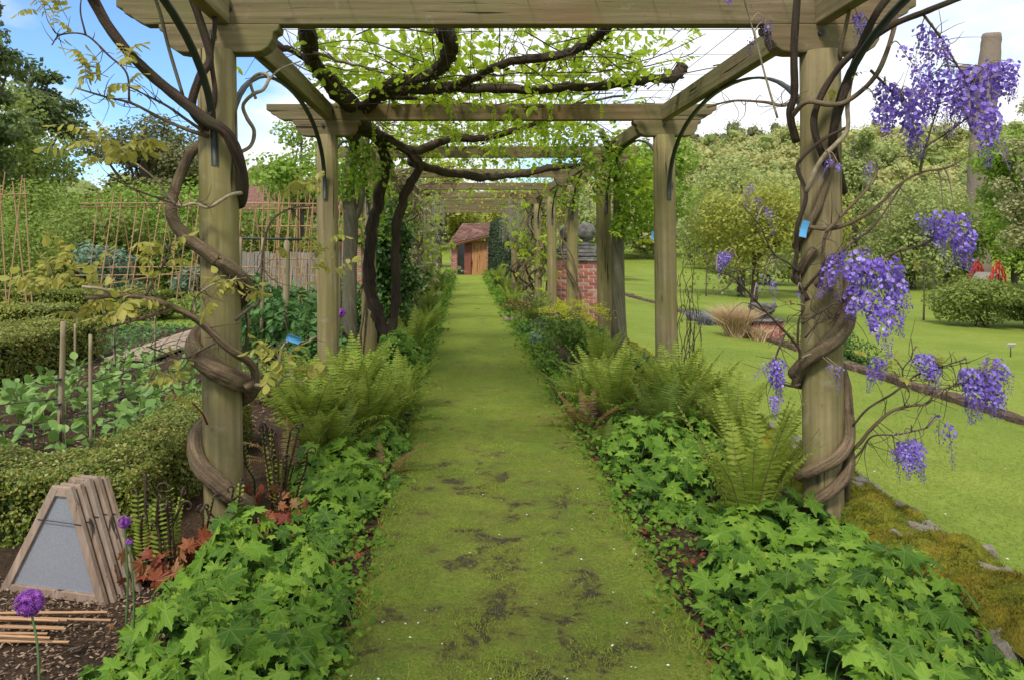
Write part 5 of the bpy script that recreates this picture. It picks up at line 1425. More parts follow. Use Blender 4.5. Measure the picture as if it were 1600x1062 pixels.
# labels hanging on the plants
def label_tag(lab, c, w, h, rot):
    mbx = MB()
    n = 5
    V = []
    for s_ in (-.0012, .0012):
        for i in range(n):
            for q in (-.5, .5):
                V.append((q * w, s_ + .006 * math.sin(i / (n - 1) * PI), (i / (n - 1) - .5) * h))
    F = []
    for i in range(n - 1):
        a_ = 2 * i; b_ = 2 * n + 2 * i
        F += [(a_, a_ + 1, a_ + 3, a_ + 2), (b_, b_ + 2, b_ + 3, b_ + 1), (a_, a_ + 2, b_ + 2, b_), (a_ + 1, b_ + 1, b_ + 3, a_ + 3)]
    F += [(0, 2 * n, 2 * n + 1, 1), (2 * n - 2, 2 * n - 1, 4 * n - 1, 4 * n - 2)]
    mbx.add(V, F)
    Rm = np.array(Euler(rot).to_matrix())
    th = thing('plant_label', lab, 'label', c)
    mbx.v = [mbx.v[0] @ Rm.T + np.array(c)]
    mbx.build('tag', M['bluetag'], th, False)
    ms = MB(); tp = np.array(c) + Rm @ np.array([0, 0, h * .48])
    tube(ms, [tp, tp + [.01, .03, .03], tp + [.0, .05, .05]], .0015, 4, 4); ms.build('tie', M['wire'], th)
M['bluetag'] = simple_mat('blue_plastic', (.11, .36, .62), (.09, .30, .55), 5, .4)
label_tag('bright blue plastic label tied to the nearest right post', P(1257, 358, 3.74), .036, .085, (0, .25, 0))
label_tag('small blue label on the left side of the second right post', P(1020, 368, 6.72), .025, .075, (0, 0, .5))
label_tag('pale blue label hanging on a twig left of the second left post', P(459, 530, 3.66), .07, .035, (.3, .35, .2))

# ------------------------------------------------------------------ left kitchen garden
def hedge(label, x0, x1, y0, y1, h, leaf, dens, seed, z0=0.0, loc=None):
    th = thing('box_hedge', label, 'hedge', ((x0 + x1) / 2, (y0 + y1) / 2, z0))
    def disp(p, n_):
        return p + n_ * (.035 * vnoise(p[:, 0] * 1.3 + p[:, 2], p[:, 1] * 1.3 - p[:, 2], 4, seed) + .02 * vnoise(p[:, 0], p[:, 1] + p[:, 2] * 1.5, 11, seed + 1))[:, None]
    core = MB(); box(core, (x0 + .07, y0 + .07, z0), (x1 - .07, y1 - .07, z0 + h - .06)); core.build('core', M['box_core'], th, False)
    mbx = MB()
    def face(n_, fn, nrm):
        u, v = rng.uniform(0, 1, n_), rng.uniform(0, 1, n_)
        p = fn(u, v); nv = np.tile(np.array(nrm, float), (n_, 1))
        # round the upper edges
        edge = np.minimum.reduce([p[:, 0] - x0, x1 - p[:, 0], p[:, 1] - y0, y1 - p[:, 1]])
        p = disp(p, nv)
        if nrm[2] > .5:
            p[:, 2] -= .05 * np.exp(-np.clip(edge, 0, 9) / .05)
        p -= nv * (rng.uniform(0, 1, n_) ** 2 * .06)[:, None]
        scatter(mbx, diamond, p, frames(nv * .7 + runit(n_) * .75 + [0, 0, .35], rng.uniform(0, 6.3, n_)), rng.uniform(.7, 1.3, n_) * leaf)
    A = (x1 - x0) * (y1 - y0); face(int(A * dens), lambda u, v: np.stack([x0 + u * (x1 - x0), y0 + v * (y1 - y0), np.full(len(u), z0 + h)], -1), (0, 0, 1))
    A = (x1 - x0) * h; face(int(A * dens), lambda u, v: np.stack([x0 + u * (x1 - x0), np.full(len(u), y0), z0 + v * h], -1), (0, -1, 0))
    A = (y1 - y0) * h
    face(int(A * dens), lambda u, v: np.stack([np.full(len(u), x1), y0 + u * (y1 - y0), z0 + v * h], -1), (1, 0, 0))
    face(int(A * dens * .4), lambda u, v: np.stack([np.full(len(u), x0), y0 + u * (y1 - y0), z0 + v * h], -1), (-1, 0, 0))
    mbx.build('leaves', M['box'], th, False, True)
    return th
hedge('clipped box hedge running behind the stacked cold frames at lower left', -4.4, -1.62, 3.62, 4.15, .37, .021, 11000, 80)
hedge('box hedge running back from the cold frames beside the nearest left post', -2.08, -1.60, 4.16, 5.6, .40, .022, 9500, 82)
hedge('box hedge along the soil strip left of the bean rows', -5.6, -4.72, 5.2, 9.75, .52, .036, 3600, 84)
hedge('far box hedge crossing behind the soil strip at the left edge', -10, -6.4, 11.6, 12.4, .5, .05, 1900, 86)
hedge('low clipped hedge square left of the plank walk', -9.5, -5.7, 9.3, 10.2, .42, .045, 2200, 88)
hedge('farthest low box hedge in front of the big shrubs', -13, -6.0, 14.5, 15.3, .55, .06, 1500, 90)

# beans
bl = MB(); scatter(bl, oval, np.zeros((1, 3)), np.eye(3)[None], np.array([[1.25, 1, 1]])); bean_leaf = bl.mesh('leaf', M['bean'], True)
bs = MB(); tube(bs, [(0, 0, 0), (.01, 0, .14), (0, .01, .28)], [.006, .005, .003], 5, 3); bean_stem = bs.mesh('stem', M['bean_stem'], True)
def bean_plant(x, y, sc, nl, lab):
    th = thing('bean_plant', lab, 'vegetable', (x, y, 0), 'young broad beans in the left bed')
    inst('stem', bean_stem, th, (x, y, 0), (0, 0, rng.uniform(0, 6)), sc)
    for k in range(nl):
        u = rng.uniform(.3, 1); a_ = k * 2.4 + rng.normal(0, .3)
        c = np.array([x + .02 * math.cos(a_), y + .02 * math.sin(a_), .28 * sc * u])
        yv = np.array([math.cos(a_), math.sin(a_), rng.uniform(-.2, 1.3)]); yv /= np.linalg.norm(yv)
        zv = np.array([0, -.15, 1.]) + rng.normal(0, .35, 3); xv = np.cross(yv, zv); xv /= np.linalg.norm(xv); zv = np.cross(xv, yv)
        inst('leaf', bean_leaf, th, c + yv * .03, sc=float(sc * rng.uniform(.055, .10)), mat3=np.stack([xv, yv, zv], -1))
for rx in (-3.85, -3.45, -3.02, -2.62, -2.3):
    y = 4.75 + rng.uniform(0, .2)
    while y < (8.9 if rx < -3.3 else 10.2):
        far = y > 7.6
        bean_plant(rx + rng.normal(0, .08), y, rng.uniform(.85, 1.35), 12 if far else 18, 'young broad bean plant in the ' + {-3.85: 'far left row by the soil strip', -3.45: 'second row from the left, left bed', -3.02: 'middle row of the left bed', -2.62: 'fourth row, behind the front stakes', -2.3: 'row nearest the pergola post'}[rx])
        y += rng.uniform(.2, .34) * (1.3 if far else 1.0)

# stakes with strings round the beans
M['stake'] = wood_mat('stake_wood', 'z', (.24, .19, .11), (.36, .29, .18), (.22, .2, .1), .3)
M['string'] = simple_mat('black_string', (.02, .02, .022), None, 10, .6)
sf = thing('string_fence', 'bean support of wooden stakes strung with black twine in the left bed', 'fence', (-3.0, 6.5, 0))
stk = [((-2.93, 5.35), .93, .020, (.02, .03)), ((-2.62, 5.22), .86, .013, (.0, -.02)), ((-3.35, 7.1), .72, .012, (0, .01)), ((-4.25, 8.1), .62, .013, (0, 0)), ((-4.0, 9.6), .60, .014, (0, 0)), ((-2.55, 7.5), .75, .013, (0, 0)), ((-2.75, 9.2), .75, .014, (.01, 0))]
for (x, y), h, r_, (lx, ly) in stk:
    mb = MB(); tube(mb, [(x, y, -.1), (x + lx * .5, y + ly, h * .5), (x + lx, y + ly, h)], [r_, r_, r_ * .9], 9, 4, .05); mb.build('stake', M['stake'], sf)
def strng(a, b, z, sag=.03):
    pa, pb = np.array([*stk[a][0], z]), np.array([*stk[b][0], z]); mb = MB()
    tube(mb, [pa, (pa + pb) / 2 - [0, 0, sag], pb], .0035, 5, 5); mb.build('string', M['string'], sf)
for z in (.18, .34, .52):
    strng(1, 5, z); strng(5, 6, z); strng(0, 2, z); strng(2, 4, z)
for z in (.2, .38):
    p0 = np.array([*stk[0][0], z]); mb = MB(); tube(mb, [p0, p0 + [-.6, -.25, -.02], p0 + [-1.3, -.4, 0]], .0035, 5, 4); mb.build('string', M['string'], sf)
# dark collars where the twine is tied
for (x, y), h, r_, (lx, ly) in stk[:3]:
    for z in (.18, .34, .52):
        mb = MB(); tube(mb, [(x, y, z - .006), (x, y, z + .006)], r_ + .004, 8, 1); mb.build('knot', M['string'], sf)

# plank walk
M['plank'] = wood_mat('plank_wood', 'y', (.26, .20, .14), (.42, .34, .25), (.24, .2, .12), .2)
pw = thing('plank_walk', 'weathered plank walk laid on the soil beside the bean rows', 'boardwalk', (-4.2, 11, 0))
for k in range(3):
    mb = MB(); x0 = -4.52 + k * .215
    box(mb, (x0, 9.2 + rng.uniform(0, .12), .03), (x0 + .20, 13.4 + rng.uniform(-.1, .1), .07), rot=(0, 0, rng.normal(0, .006))); bev(mb.build('plank', M['plank'], pw, False), .005)
for y in (9.7, 11.3, 12.9):
    mb = MB(); box(mb, (-4.5, y, .0), (-3.92, y + .08, .028)); mb.build('bearer', M['plank'], pw, False)

# bamboo canes
M['cane'] = simple_mat('bamboo_cane', (.44, .255, .125), (.30, .165, .08), 6, .55, 0, 0, 40, .3, .25)
cm = MB()
pts, rd = [], []
for i in range(9):
    z = i / 8.0
    pts += [(0, 0, z - .004 if i else 0), (0, 0, z + .004)]; rd += [1.0 - .25 * z, 1.22 - .25 * z]
tube(cm, pts, rd, 7, 1); cane_me = cm.mesh('cane', M['cane'], True)
def cane(parent, a, b_, r=.010, name='cane'):
    a = np.array(a, float); b_ = np.array(b_, float); d = b_ - a; L = np.linalg.norm(d)
    q = Vector(d / L).to_track_quat('Z', 'Y').to_euler()
    return inst(name, cane_me, parent, a, q, (r, r, L))
tr = thing('cane_trellis', 'long bamboo cane bean trellis standing before the big shrubs on the left', 'trellis', (-6.0, 16.6, 0))
for k, px in enumerate([145, 163, 181, 199, 218, 236, 250, 272, 287, 300, 310, 330, 350, 372, 392, 406, 420, 432, 446, 458, 470, 482]):
    x = (px - 725) * 16.4 / 1158 + rng.normal(0, .02)
    cane(tr, (x - .08 + rng.normal(0, .03), 16.25, -.05), (x + .10 + rng.normal(0, .05), 16.62, 2.42 + rng.uniform(-.05, .25)), .013)
    if k % 2 == 0:
        cane(tr, (x + .2 + rng.normal(0, .05), 17.1, -.05), (x + .05 + rng.normal(0, .06), 16.6, 2.4 + rng.uniform(0, .25)), .012)
for z, y in ((2.38, 16.58), (2.30, 16.63), (.95, 16.45), (.78, 16.4)):
    cane(tr, (-8.6, y, z), (-5.6, y + .02, z + .03), .013, 'crossbar'); cane(tr, (-5.9, y + .03, z + .02), (-3.1, y + .01, z), .013, 'crossbar')
cane(tr, (-8.4, 16.3, .5), (-5.2, 16.5, 1.05), .011, 'crossbar')
tw = thing('cane_wigwam', 'bamboo canes leaning together at the far left edge', 'trellis', (-8.9, 14.0, 0))
for a, b_ in (((10, 445), (35, 275)), ((45, 440), (20, 285)), ((12, 430), (0, 290)), ((52, 430), (38, 280)), ((-20, 440), (8, 270))):
    A, B_ = P(a[0], a[1], 14), P(b_[0], b_[1], 14.2); A[2] = 0; cane(tw, A, B_, .013)
cane(tw, P(-30, 306, 14.1), P(45, 303, 14.1), .011, 'crossbar')
tf = thing('cane_screen', 'bamboo canes tied in a grid in front of the red brick outbuilding', 'trellis', (-3.2, 13.4, 0))
for px in (405, 418, 430, 441, 452, 464, 474, 484, 494, 505, 522, 530, 541):
    x = (px - 725) * 13.4 / 1158; cane(tf, (x - rng.uniform(0, .06), 13.4, -.05), (x + rng.normal(0, .05), 13.45, rng.uniform(2.15, 2.5)), .011)
for z in (2.12, 1.8, 1.2):
    cane(tf, (-3.75, 13.46, z), (-2.05, 13.46, z + .02), .011, 'crossbar')

# post and black bar support
sb = thing('support_rail', 'brown stakes carrying a thin black bar behind the nearest left post', 'fence', (-2.0, 8.4, 0))
for px, yb in ((447, 8.4), (528, 8.8), (410, 8.3), (374, 8.3)):
    x = (px - 725) * yb / 1158; mb = MB(); tube(mb, [(x - .03, yb, -.1), (x, yb, .8), (x + .01, yb, 1.56)], [.04, .038, .036] if px in (447, 528) else [.024, .022, .02], 9, 4, .05); mb.build('stake', M['stake'], sb)
mb = MB(); tube(mb, [P(352, 372, 8.35), P(450, 374, 8.38), P(545, 376, 8.8)], .014, 7, 4); mb.build('bar', M['iron'], sb)

# cold frame panels, stacked upright
M['pinkwood'] = wood_mat('frame_wood', 'z', (.235, .155, .105), (.36, .26, .195), (.27, .235, .185), .45, .8)
m, t, b, o = new_mat('frosted_glass')
n1 = noise(t, 130, 4, .7); n2 = noise(t, 3, 3, .6)
t.links.new(ramp(t, n1, [(.3, (.25, .265, .295)), (.65, (.32, .34, .375))]), b.inputs['Base Color'])
b.inputs['Roughness'].default_value = .25; b.inputs['Transmission Weight'].default_value = .4; b.inputs['IOR'].default_value = 1.45
bumpn(t, b, n1, .3, .003)
M['frost'] = m
cf = [('front triangular glazed cold-frame panel of the stack at lower left', 0), ('second triangular cold-frame panel, just behind the front one', 1), ('third triangular cold-frame panel of the leaning stack', 2), ('fourth triangular cold-frame panel of the leaning stack', 3), ('rearmost triangular cold-frame panel against the hedge', 4)]
yaw = R(14)
axu = np.array([math.cos(yaw) , -math.sin(yaw) * 1.0, 0]); axn = np.array([math.sin(yaw), math.cos(yaw), 0])
for lab, k in cf:
    base = np.array([-1.735, 3.12, .0]) + axn * (.036 * k) + axu * (.013 * k)
    th = thing('cold_frame_panel', lab, 'cold frame', base, 'stacked cold frame panels')
    back = axn * .10
    def Q(u, v, d):
        return base + axu * u + np.array([0, 0, v]) + back * v + axn * d
    def bar(a, b_, w, d0, d1, name):
        a = np.array(a, float); b_ = np.array(b_, float); e = (b_ - a) / np.linalg.norm(b_ - a); n_ = np.array([-e[1], e[0]])
        V = []
        for d in (d0, d1):
            for p in (a + n_ * 0, b_ + n_ * 0, b_ + n_ * w, a + n_ * w):
                V.append(Q(p[0], p[1], d))
        mbx = MB(); mbx.add(V, [(0, 3, 2, 1), (4, 5, 6, 7), (0, 1, 5, 4), (1, 2, 6, 5), (2, 3, 7, 6), (3, 0, 4, 7)])
        return bev(mbx.build(name, M['pinkwood'], th, False), .003)
    hgt_ = .465 + (.014 if k in (2, 3) else 0)
    bar((-.265, .005), (.245, .005), .034, .002, .022, 'bottom_rail')
    bar((.265, .002), (.052, hgt_), .036, 0, .024, 'stile')
    bar((-.044, hgt_), (-.275, .002), .036, 0, .024, 'stile')
    bar((-.045, hgt_ - .045), (.045, hgt_ - .045), .040, .002, .025, 'top_rail')
    mb = MB(); V = [Q(u, v, d) for d in (.014, .018) for u, v in ((-.225, .04), (.205, .04), (.02, hgt_ - .03), (-.03, hgt_ - .03))]
    mb.add(V, [(0, 3, 2, 1), (4, 5, 6, 7), (0, 1, 5, 4), (1, 2, 6, 5), (2, 3, 7, 6), (3, 0, 4, 7)]); mb.build('pane', M['frost'], th, False)
    mb = MB(); tube(mb, [Q(-.10, hgt_ * .69, -.003), Q(.12, hgt_ * .68, -.003)], .002, 5, 1); mb.build('tie_wire', M['wire'], th)
# canes lying on the mulch
for k in range(10):
    z = .018 + (k % 3) * .010
    a = np.array([-2.5, 2.97 - .020 * k + rng.normal(0, .01), z]); b_ = np.array([-1.36 - rng.uniform(0, .22), 2.93 - .022 * k + rng.normal(0, .035), z + .005])
    o = cane(None, a, b_, .0062, 'bamboo_cane')
    tag(o, ['bamboo cane lying on the mulch before the cold frames', 'cane nearest the camera on the mulch, slightly apart'][1 if k == 9 else 0], 'cane', 'canes lying by the cold frames')

# small mound topiary at the left edge
bush('topiary_mound', 'smooth yellow-green clipped mound at the far left edge behind the canes', 'shrub', (-11.0, 17.5, 0), 1.5, 2.3, 9000, .07, M['t_shrub'], diamond, 12)
bush('fennel', 'blue-green feathery plant behind the cane trellis', 'plant', (-8.9, 18.4, 0), .75, 1.5, 2200, .12, M['blueleaf'], diamond, 8)
bush('fennel', 'low blue-green plant beneath the right canes of the trellis', 'plant', (-6.6, 18.0, 0), .6, 1.0, 1500, .12, M['blueleaf'], diamond, 7)
bush('border_plant', 'green leafy clump at the foot of the cane trellis', 'plant', (-4.6, 14.6, 0), .5, .6, 900, .09, M['peren'], oval, 7)
bush('border_plant', 'low green row below the trellis canes', 'plant', (-5.6, 15.0, 0), .7, .45, 900, .08, M['t_shrub'], oval, 8)
bush('border_plant', 'leafy bed plants beyond the plank walk', 'plant', (-3.3, 12.0, 0), .6, .75, 1200, .09, M['peren'], oval, 8)
bush('border_plant', 'yellowish low shrub beside the far hedges on the left', 'shrub', (-7.6, 11.0, 0), .8, .75, 2200, .05, M['t_yellow'], diamond, 8)
for i, (x, y, rad, h, mat, lab) in enumerate(((-14.6, 22, 2.4, 3.3, 't_shrub', 'broad bright green shrub at the far left behind the cane wigwam'), (-11.6, 23.5, 2.5, 3.5, 't_shrub', 'large rounded shrub left of the cane trellis'), (-8.8, 23, 2.3, 3.4, 't_fresh', 'bright green shrub behind the cane trellis'), (-6.3, 24.5, 1.9, 3.0, 't_shrub', 'shrub behind the right end of the cane trellis'), (-13, 19.8, 1.4, 2.0, 't_mid', 'darker shrub in front of the far left shrubs'), (-10.2, 20.6, 1.5, 2.4, 't_mid', 'rounded shrub directly behind the left canes'), (-7.7, 20.6, 1.2, 2.2, 't_shrub', 'smaller shrub among the trellis canes'))):
    bush('garden_shrub', lab, 'shrub', (x, y, 0), rad, h, 9000, .13, M[mat], diamond, 16)

# brick outbuilding behind the canes
def brick_mat(name):
    m, t, b, o = new_mat(name)
    n1 = noise(t, 6, 4, .6); n2 = noise(t, 50, 4, .7)
    rv = rand_val(t)
    col = ramp(t, rv, [(0, (.22, .055, .035)), (.4, (.36, .095, .06)), (.75, (.45, .14, .09)), (1, (.40, .24, .18))])
    col = mixc(t, ramp(t, n1, [(.55, (0, 0, 0)), (.75, (.6, .6, .6))]), col, (.42, .38, .34))
    col = mixc(t, 1.0, col, ramp(t, n2, [(.3, (.7, .7, .7)), (.6, (1.05, 1.05, 1.05))]), 'MULTIPLY')
    t.links.new(col, b.inputs['Base Color']); b.inputs['Roughness'].default_value = .9
    bumpn(t, b, n2, .5, .01)
    return m
M['brick'] = brick_mat('red_brick')
M['mortar'] = simple_mat('mortar', (.40, .36, .31), (.28, .25, .21), 20, .95, 0, .4, 60)
M['coping'] = simple_mat('lichen_stone', (.20, .185, .165), (.075, .07, .062), 9, .95, 0, .8, 40, .1, 0, None, .03)
m, t, b, o = new_mat('brick_wall_far')
bt = N(t, 'ShaderNodeTexBrick'); bt.inputs['Scale'].default_value = 1.0; bt.inputs['Color1'].default_value = (.36, .12, .08, 1); bt.inputs['Color2'].default_value = (.27, .085, .06, 1); bt.inputs['Mortar'].default_value = (.38, .32, .27, 1)
bt.inputs['Brick Width'].default_value = .225; bt.inputs['Row Height'].default_value = .075; bt.inputs['Mortar Size'].default_value = .008
tcn = N(t, 'ShaderNodeTexCoord'); mp = N(t, 'ShaderNodeMapping'); mp.inputs['Rotation'].default_value = (R(90), 0, 0); t.links.new(tcn.outputs['Object'], mp.inputs[0]); t.links.new(mp.outputs[0], bt.inputs['Vector'])
t.links.new(bt.outputs[0], b.inputs['Base Color']); b.inputs['Roughness'].default_value = .9
M['brickfar'] = m
M['tile'] = simple_mat('roof_tile', (.26, .135, .095), (.15, .08, .062), 9, .9, 0, .4, 30, .2, .5)
M['paint'] = simple_mat('cream_paint', (.55, .50, .42), (.45, .40, .33), 6, .6)
M['winglass'] = simple_mat('window_glass', (.03, .035, .04), (.02, .022, .025), 3, .08, 0, 0, 40, .6)
ob = thing('brick_outbuilding', 'red brick garden outbuilding with a dark window seen behind the bamboo canes', 'building', (-6.2, 26, 0))
mb = MB()
for (x0, x1, z0, z1) in ((-8.6, -7.0, 0, 2.6), (-6.0, -3.6, 0, 2.6), (-7.0, -6.0, 0, .8), (-7.0, -6.0, 1.9, 2.6)):
    box(mb, (x0, 26, z0), (x1, 26.25, z1))
box(mb, (-8.6, 26.25, 0), (-3.6, 29, 2.6)); mb.build('wall', M['brickfar'], ob, False)
mb = MB(); box(mb, (-7.0, 26.12, .8), (-6.0, 26.16, 1.9)); wn_ = mb.build('window', M['winglass'], ob, False)
mb = MB()
for (x0, x1, z0, z1) in ((-7.0, -6.93, .8, 1.9), (-6.07, -6.0, .8, 1.9), (-6.93, -6.07, 1.83, 1.9), (-6.93, -6.07, .8, .87), (-6.53, -6.47, .87, 1.83), (-6.93, -6.53, 1.33, 1.37), (-6.47, -6.07, 1.33, 1.37)):
    box(mb, (x0, 26.05, z0), (x1, 26.11, z1))
mb.build('frame', M['paint'], wn_, False)
mb = MB(); prism(mb, [(25.7, 2.55), (27.6, 3.5), (29.4, 2.5), (29.4, 2.62), (27.6, 3.62), (25.7, 2.67)], -8.9, -3.3, 'x'); mb.build('roof', M['tile'], ob, False)
# grey board fence in front of it
gf = thing('board_fence', 'low grey weathered board fence in front of the brick outbuilding', 'fence', (-4.6, 18.6, 0))
for k in range(18):
    x0 = -6.2 + k * .19; mb = MB(); box(mb, (x0, 18.6, 0), (x0 + .175, 18.625, 1.28 + rng.normal(0, .02))); mb.build('board', M['greywood'] if 'greywood' in M else M.setdefault('greywood', wood_mat('grey_wood', 'z', (.20, .18, .15), (.34, .32, .28), (.2, .19, .13), .25)), gf, False)
for z in (.3, 1.0):
    mb = MB(); box(mb, (-6.25, 18.63, z), (-2.75, 18.68, z + .08)); mb.build('crossbar', M['greywood'], gf, False)

# ------------------------------------------------------------------ shed at the end of the path
sh = thing('garden_shed', 'small shed with tiled lean-to roof and orange wooden door at the path end', 'shed', (.3, 34.5, 0))
mb = MB(); box(mb, (-.60, 34.0, -.1), (-.33, 36.2, 1.55)); box(mb, (1.05, 34.0, -.1), (2.3, 36.2, 1.7)); box(mb, (-.6, 36.2, -.1), (2.3, 36.4, 1.6)); mb.build('wall', M['brickfar'], sh, False)
M['orange'] = wood_mat('orange_wood', 'z', (.42, .20, .075), (.56, .30, .13), (.40, .22, .1), .2)
M['orangex'] = wood_mat('orange_board', 'x', (.50, .24, .07), (.64, .34, .12), (.5, .26, .1), .2)
dr = MB()
d0 = thing
mb = MB(); box(mb, (.36, 34.145, 0), (1.04, 34.17, 1.60)); sdoor = mb.build('door', M['orange'], sh, False)
for k in range(5):
    x0 = .36 + k * .137; mb = MB(); box(mb, (x0, 34.1, 0), (x0 + .132, 34.14, 1.60)); mb.build('board', M['orange'], sdoor, False)
mb = MB(); box(mb, (.45, 34.065, 1.22), (.48, 34.096, 1.40)); mb.build('handle', M['iron'], sdoor, False)
mb = MB(); box(mb, (.02, 34.08, 0), (.33, 34.16, 1.52)); mb.build('door_leaf', M['dooropen'] if 'dooropen' in M else M.setdefault('dooropen', wood_mat('red_wood', 'z', (.22, .07, .045), (.30, .11, .07), (.2, .1, .06), .3)), sh, False)
mb = MB(); box(mb, (-.33, 34.2, 0), (.02, 34.22, 1.5)); swin = mb.build('window', M['winglass'], sh, False)
mb = MB(); box(mb, (-.33, 34.12, 0), (-.28, 34.19, 1.5)); box(mb, (-.28, 34.12, 1.45), (.0, 34.19, 1.5)); mb.build('frame', M['orange'], swin, False)
fa = MB(); fa.add([P(704, 386, 33.8), P(768, 371, 33.8), P(768, 366, 33.8), P(704, 381, 33.8), P(704, 386, 33.9), P(768, 371, 33.9), P(768, 366, 33.9), P(704, 381, 33.9)], [(0, 1, 2, 3), (7, 6, 5, 4), (0, 4, 5, 1), (3, 2, 6, 7), (0, 3, 7, 4), (1, 5, 6, 2)]); fa.build('bargeboard', M['orangex'], sh, False)
c00, c10, c01, c11 = P(701, 381.5, 33.7), P(772, 366, 33.7), P(722, 350, 36.4), P(790, 348, 36.4)
mb = MB(); mb.add([c00, c10, c11, c01, c00 - [0, 0, .04], c10 - [0, 0, .04], c11 - [0, 0, .04], c01 - [0, 0, .04]], [(0, 1, 2, 3), (7, 6, 5, 4), (0, 4, 5, 1), (1, 5, 6, 2), (2, 6, 7, 3), (3, 7, 4, 0)]); mb.v[0] -= [0, 0, .03]; sroof = mb.build('roof', M['tile'], sh, False)
for r_ in range(12):
    u0, u1 = r_ / 12, (r_ + 1) / 12 + .012
    a0, a1 = c00 + (c01 - c00) * u0, c10 + (c11 - c10) * u0
    b0, b1 = c00 + (c01 - c00) * u1, c10 + (c11 - c10) * u1
    for k in range(14):
        v0, v1 = k / 14 + .004, (k + 1) / 14 - .004
        up = np.array([0, 0, .03 + rng.normal(0, .004)])
        V = [a0 + (a1 - a0) * v0 + up, a0 + (a1 - a0) * v1 + up, b0 + (b1 - b0) * v1 + [0, 0, .004], b0 + (b1 - b0) * v0 + [0, 0, .004]]
        V += [q - [0, 0, .02] for q in V]
        if k == 0:
            rowmb = MB()
        rowmb.add(V, [(0, 1, 2, 3), (7, 6, 5, 4), (0, 4, 5, 1), (1, 5, 6, 2), (2, 6, 7, 3), (3, 7, 4, 0)])
    rowmb.build('tile_course', M['tile'], sroof, False, True)

# dark clipped yew beside the shed
yw = thing('yew_column', 'dark clipped yew column right of the shed door', 'tree', (1.62, 32.2, 0))
mb = MB(); n = 15000
a_ = rng.uniform(0, 6.3, n); z = rng.uniform(0, 1, n); rad = (.56 * (1 - .25 * z ** 3) - .5 * np.clip((z - .93) / .07, 0, 1) * .6) * rng.uniform(.88, 1.03, n)
p = np.stack([1.62 + rad * np.cos(a_), 32.2 + rad * np.sin(a_), z * 2.55], -1)
scatter(mb, diamond, p, frames(np.stack([np.cos(a_), np.sin(a_), .3 + 0 * z], -1) + runit(n) * .5, rng.uniform(0, 6.3, n)), rng.uniform(.06, .12, n)); mb.build('crown', M['yew'], yw, False, True)
mb = MB(); tube(mb, [(1.62, 32.2, -.1), (1.6, 32.2, 1.2), (1.62, 32.2, 2.3)], [.12, .1, .05], 8, 3); mb.build('trunk', M['bark_tree'], yw)

# ------------------------------------------------------------------ brick gate pillars by the border
def brick_pier(name, label, cat, cx, cy, z0, w, d, courses, ball=True):
    th = thing(name, label, cat, (cx, cy, z0))
    bh, bl_, gap = .068, .215, .010
    H = courses * (bh + gap)
    mbx = MB(); box(mbx, (cx - w / 2 + .012, cy - d / 2 + .012, z0 - .1), (cx + w / 2 - .012, cy + d / 2 - .012, z0 + H)); mbx.build('mortar', M['mortar'], th, False)
    bm_ = MB(); V, F = lump(900, 3, .02, 9); bm_.add(V, F); bm = bm_.mesh('brick', M['brick'], False)
    nx = max(2, int(round(w / (bl_ + gap)))); lx = w / nx
    ny = max(2, int(round(d / (bl_ + gap)))); ly = d / ny
    for c in range(courses):
        z = z0 + (c + .5) * (bh + gap); sh_ = (c % 2)
        for side, nn_, l in ((-1, nx, lx), (1, nx, lx)):
            edges = np.linspace(0, w, nn_ + 1) if not sh_ else np.concatenate([[0], np.linspace(lx / 2, w - lx / 2, nn_), [w]])
            if side == 1 and c % 2: pass
            for i in range(len(edges) - 1):
                if side == 1 and not ball: continue
                inst('brick', bm, th, (cx - w / 2 + (edges[i] + edges[i + 1]) / 2, cy + side * (d / 2 - .05), z), (0, 0, rng.normal(0, .01)), (edges[i + 1] - edges[i] - gap, .1, bh + rng.normal(0, .003)))
        for side in (-1, 1):
            edges = np.linspace(.1, d - .1, ny) if sh_ else np.linspace(.1, d - .1, ny + 0)
            for i in range(len(edges) - 1):
                inst('brick', bm, th, (cx + side * (w / 2 - .05), cy - d / 2 + (edges[i] + edges[i + 1]) / 2, z), (0, 0, rng.normal(0, .01)), (.1, edges[i + 1] - edges[i] - gap, bh))
    return th, z0 + H
def lathe(mb, prof, c, n=20, sq=None):
    a_ = np.linspace(0, 2 * PI, n, endpoint=False)
    V = np.vstack([np.stack([c[0] + r_ * np.cos(a_), c[1] + r_ * np.sin(a_), np.full(n, c[2] + z)], -1) for r_, z in prof])
    m_ = len(prof); i = np.arange(m_ - 1)[:, None] * n; j = np.arange(n)[None]; k = (j + 1) % n
    mb.add(V, [np.stack([i + j, i + k, i + n + k, i + n + j], -1).reshape(-1, 4), np.array([list(range(n))[::-1]]), np.array([[(m_ - 1) * n + q for q in range(n)]])])
for cx, cy, lab in ((2.80, 17.0, 'nearer red brick gate pillar with stepped stone cap and ball finial behind the far right posts'), (2.76, 19.7, 'farther red brick gate pillar with ball finial, left of the nearer one')):
    pl, zt = brick_pier('gate_pillar', lab, 'pillar', cx, cy, -.47, .68, .68, 20)
    mb = MB()
    for hw, z0, z1 in ((.40, 0, .09), (.37, .09, .17), (.30, .17, .26), (.22, .26, .34), (.14, .34, .40)):
        V, F = lump(int(hw * 1000), 5, .03, 10); V = V * np.array([hw * 2, hw * 2, (z1 - z0) * 1.06]) + np.array([cx, cy, zt + (z0 + z1) / 2]); mb.add(V, F)
    mb.build('cap_stone', M['coping'], pl, False)
    mb = MB(); lathe(mb, [(.09, .38), (.11, .41), (.07, .44), (.08, .47), (.15, .51), (.205, .59), (.22, .67), (.205, .75), (.15, .83), (.08, .87), (.02, .885)], (cx, cy, zt), 20); mb.build('ball_finial', M['coping'], pl)
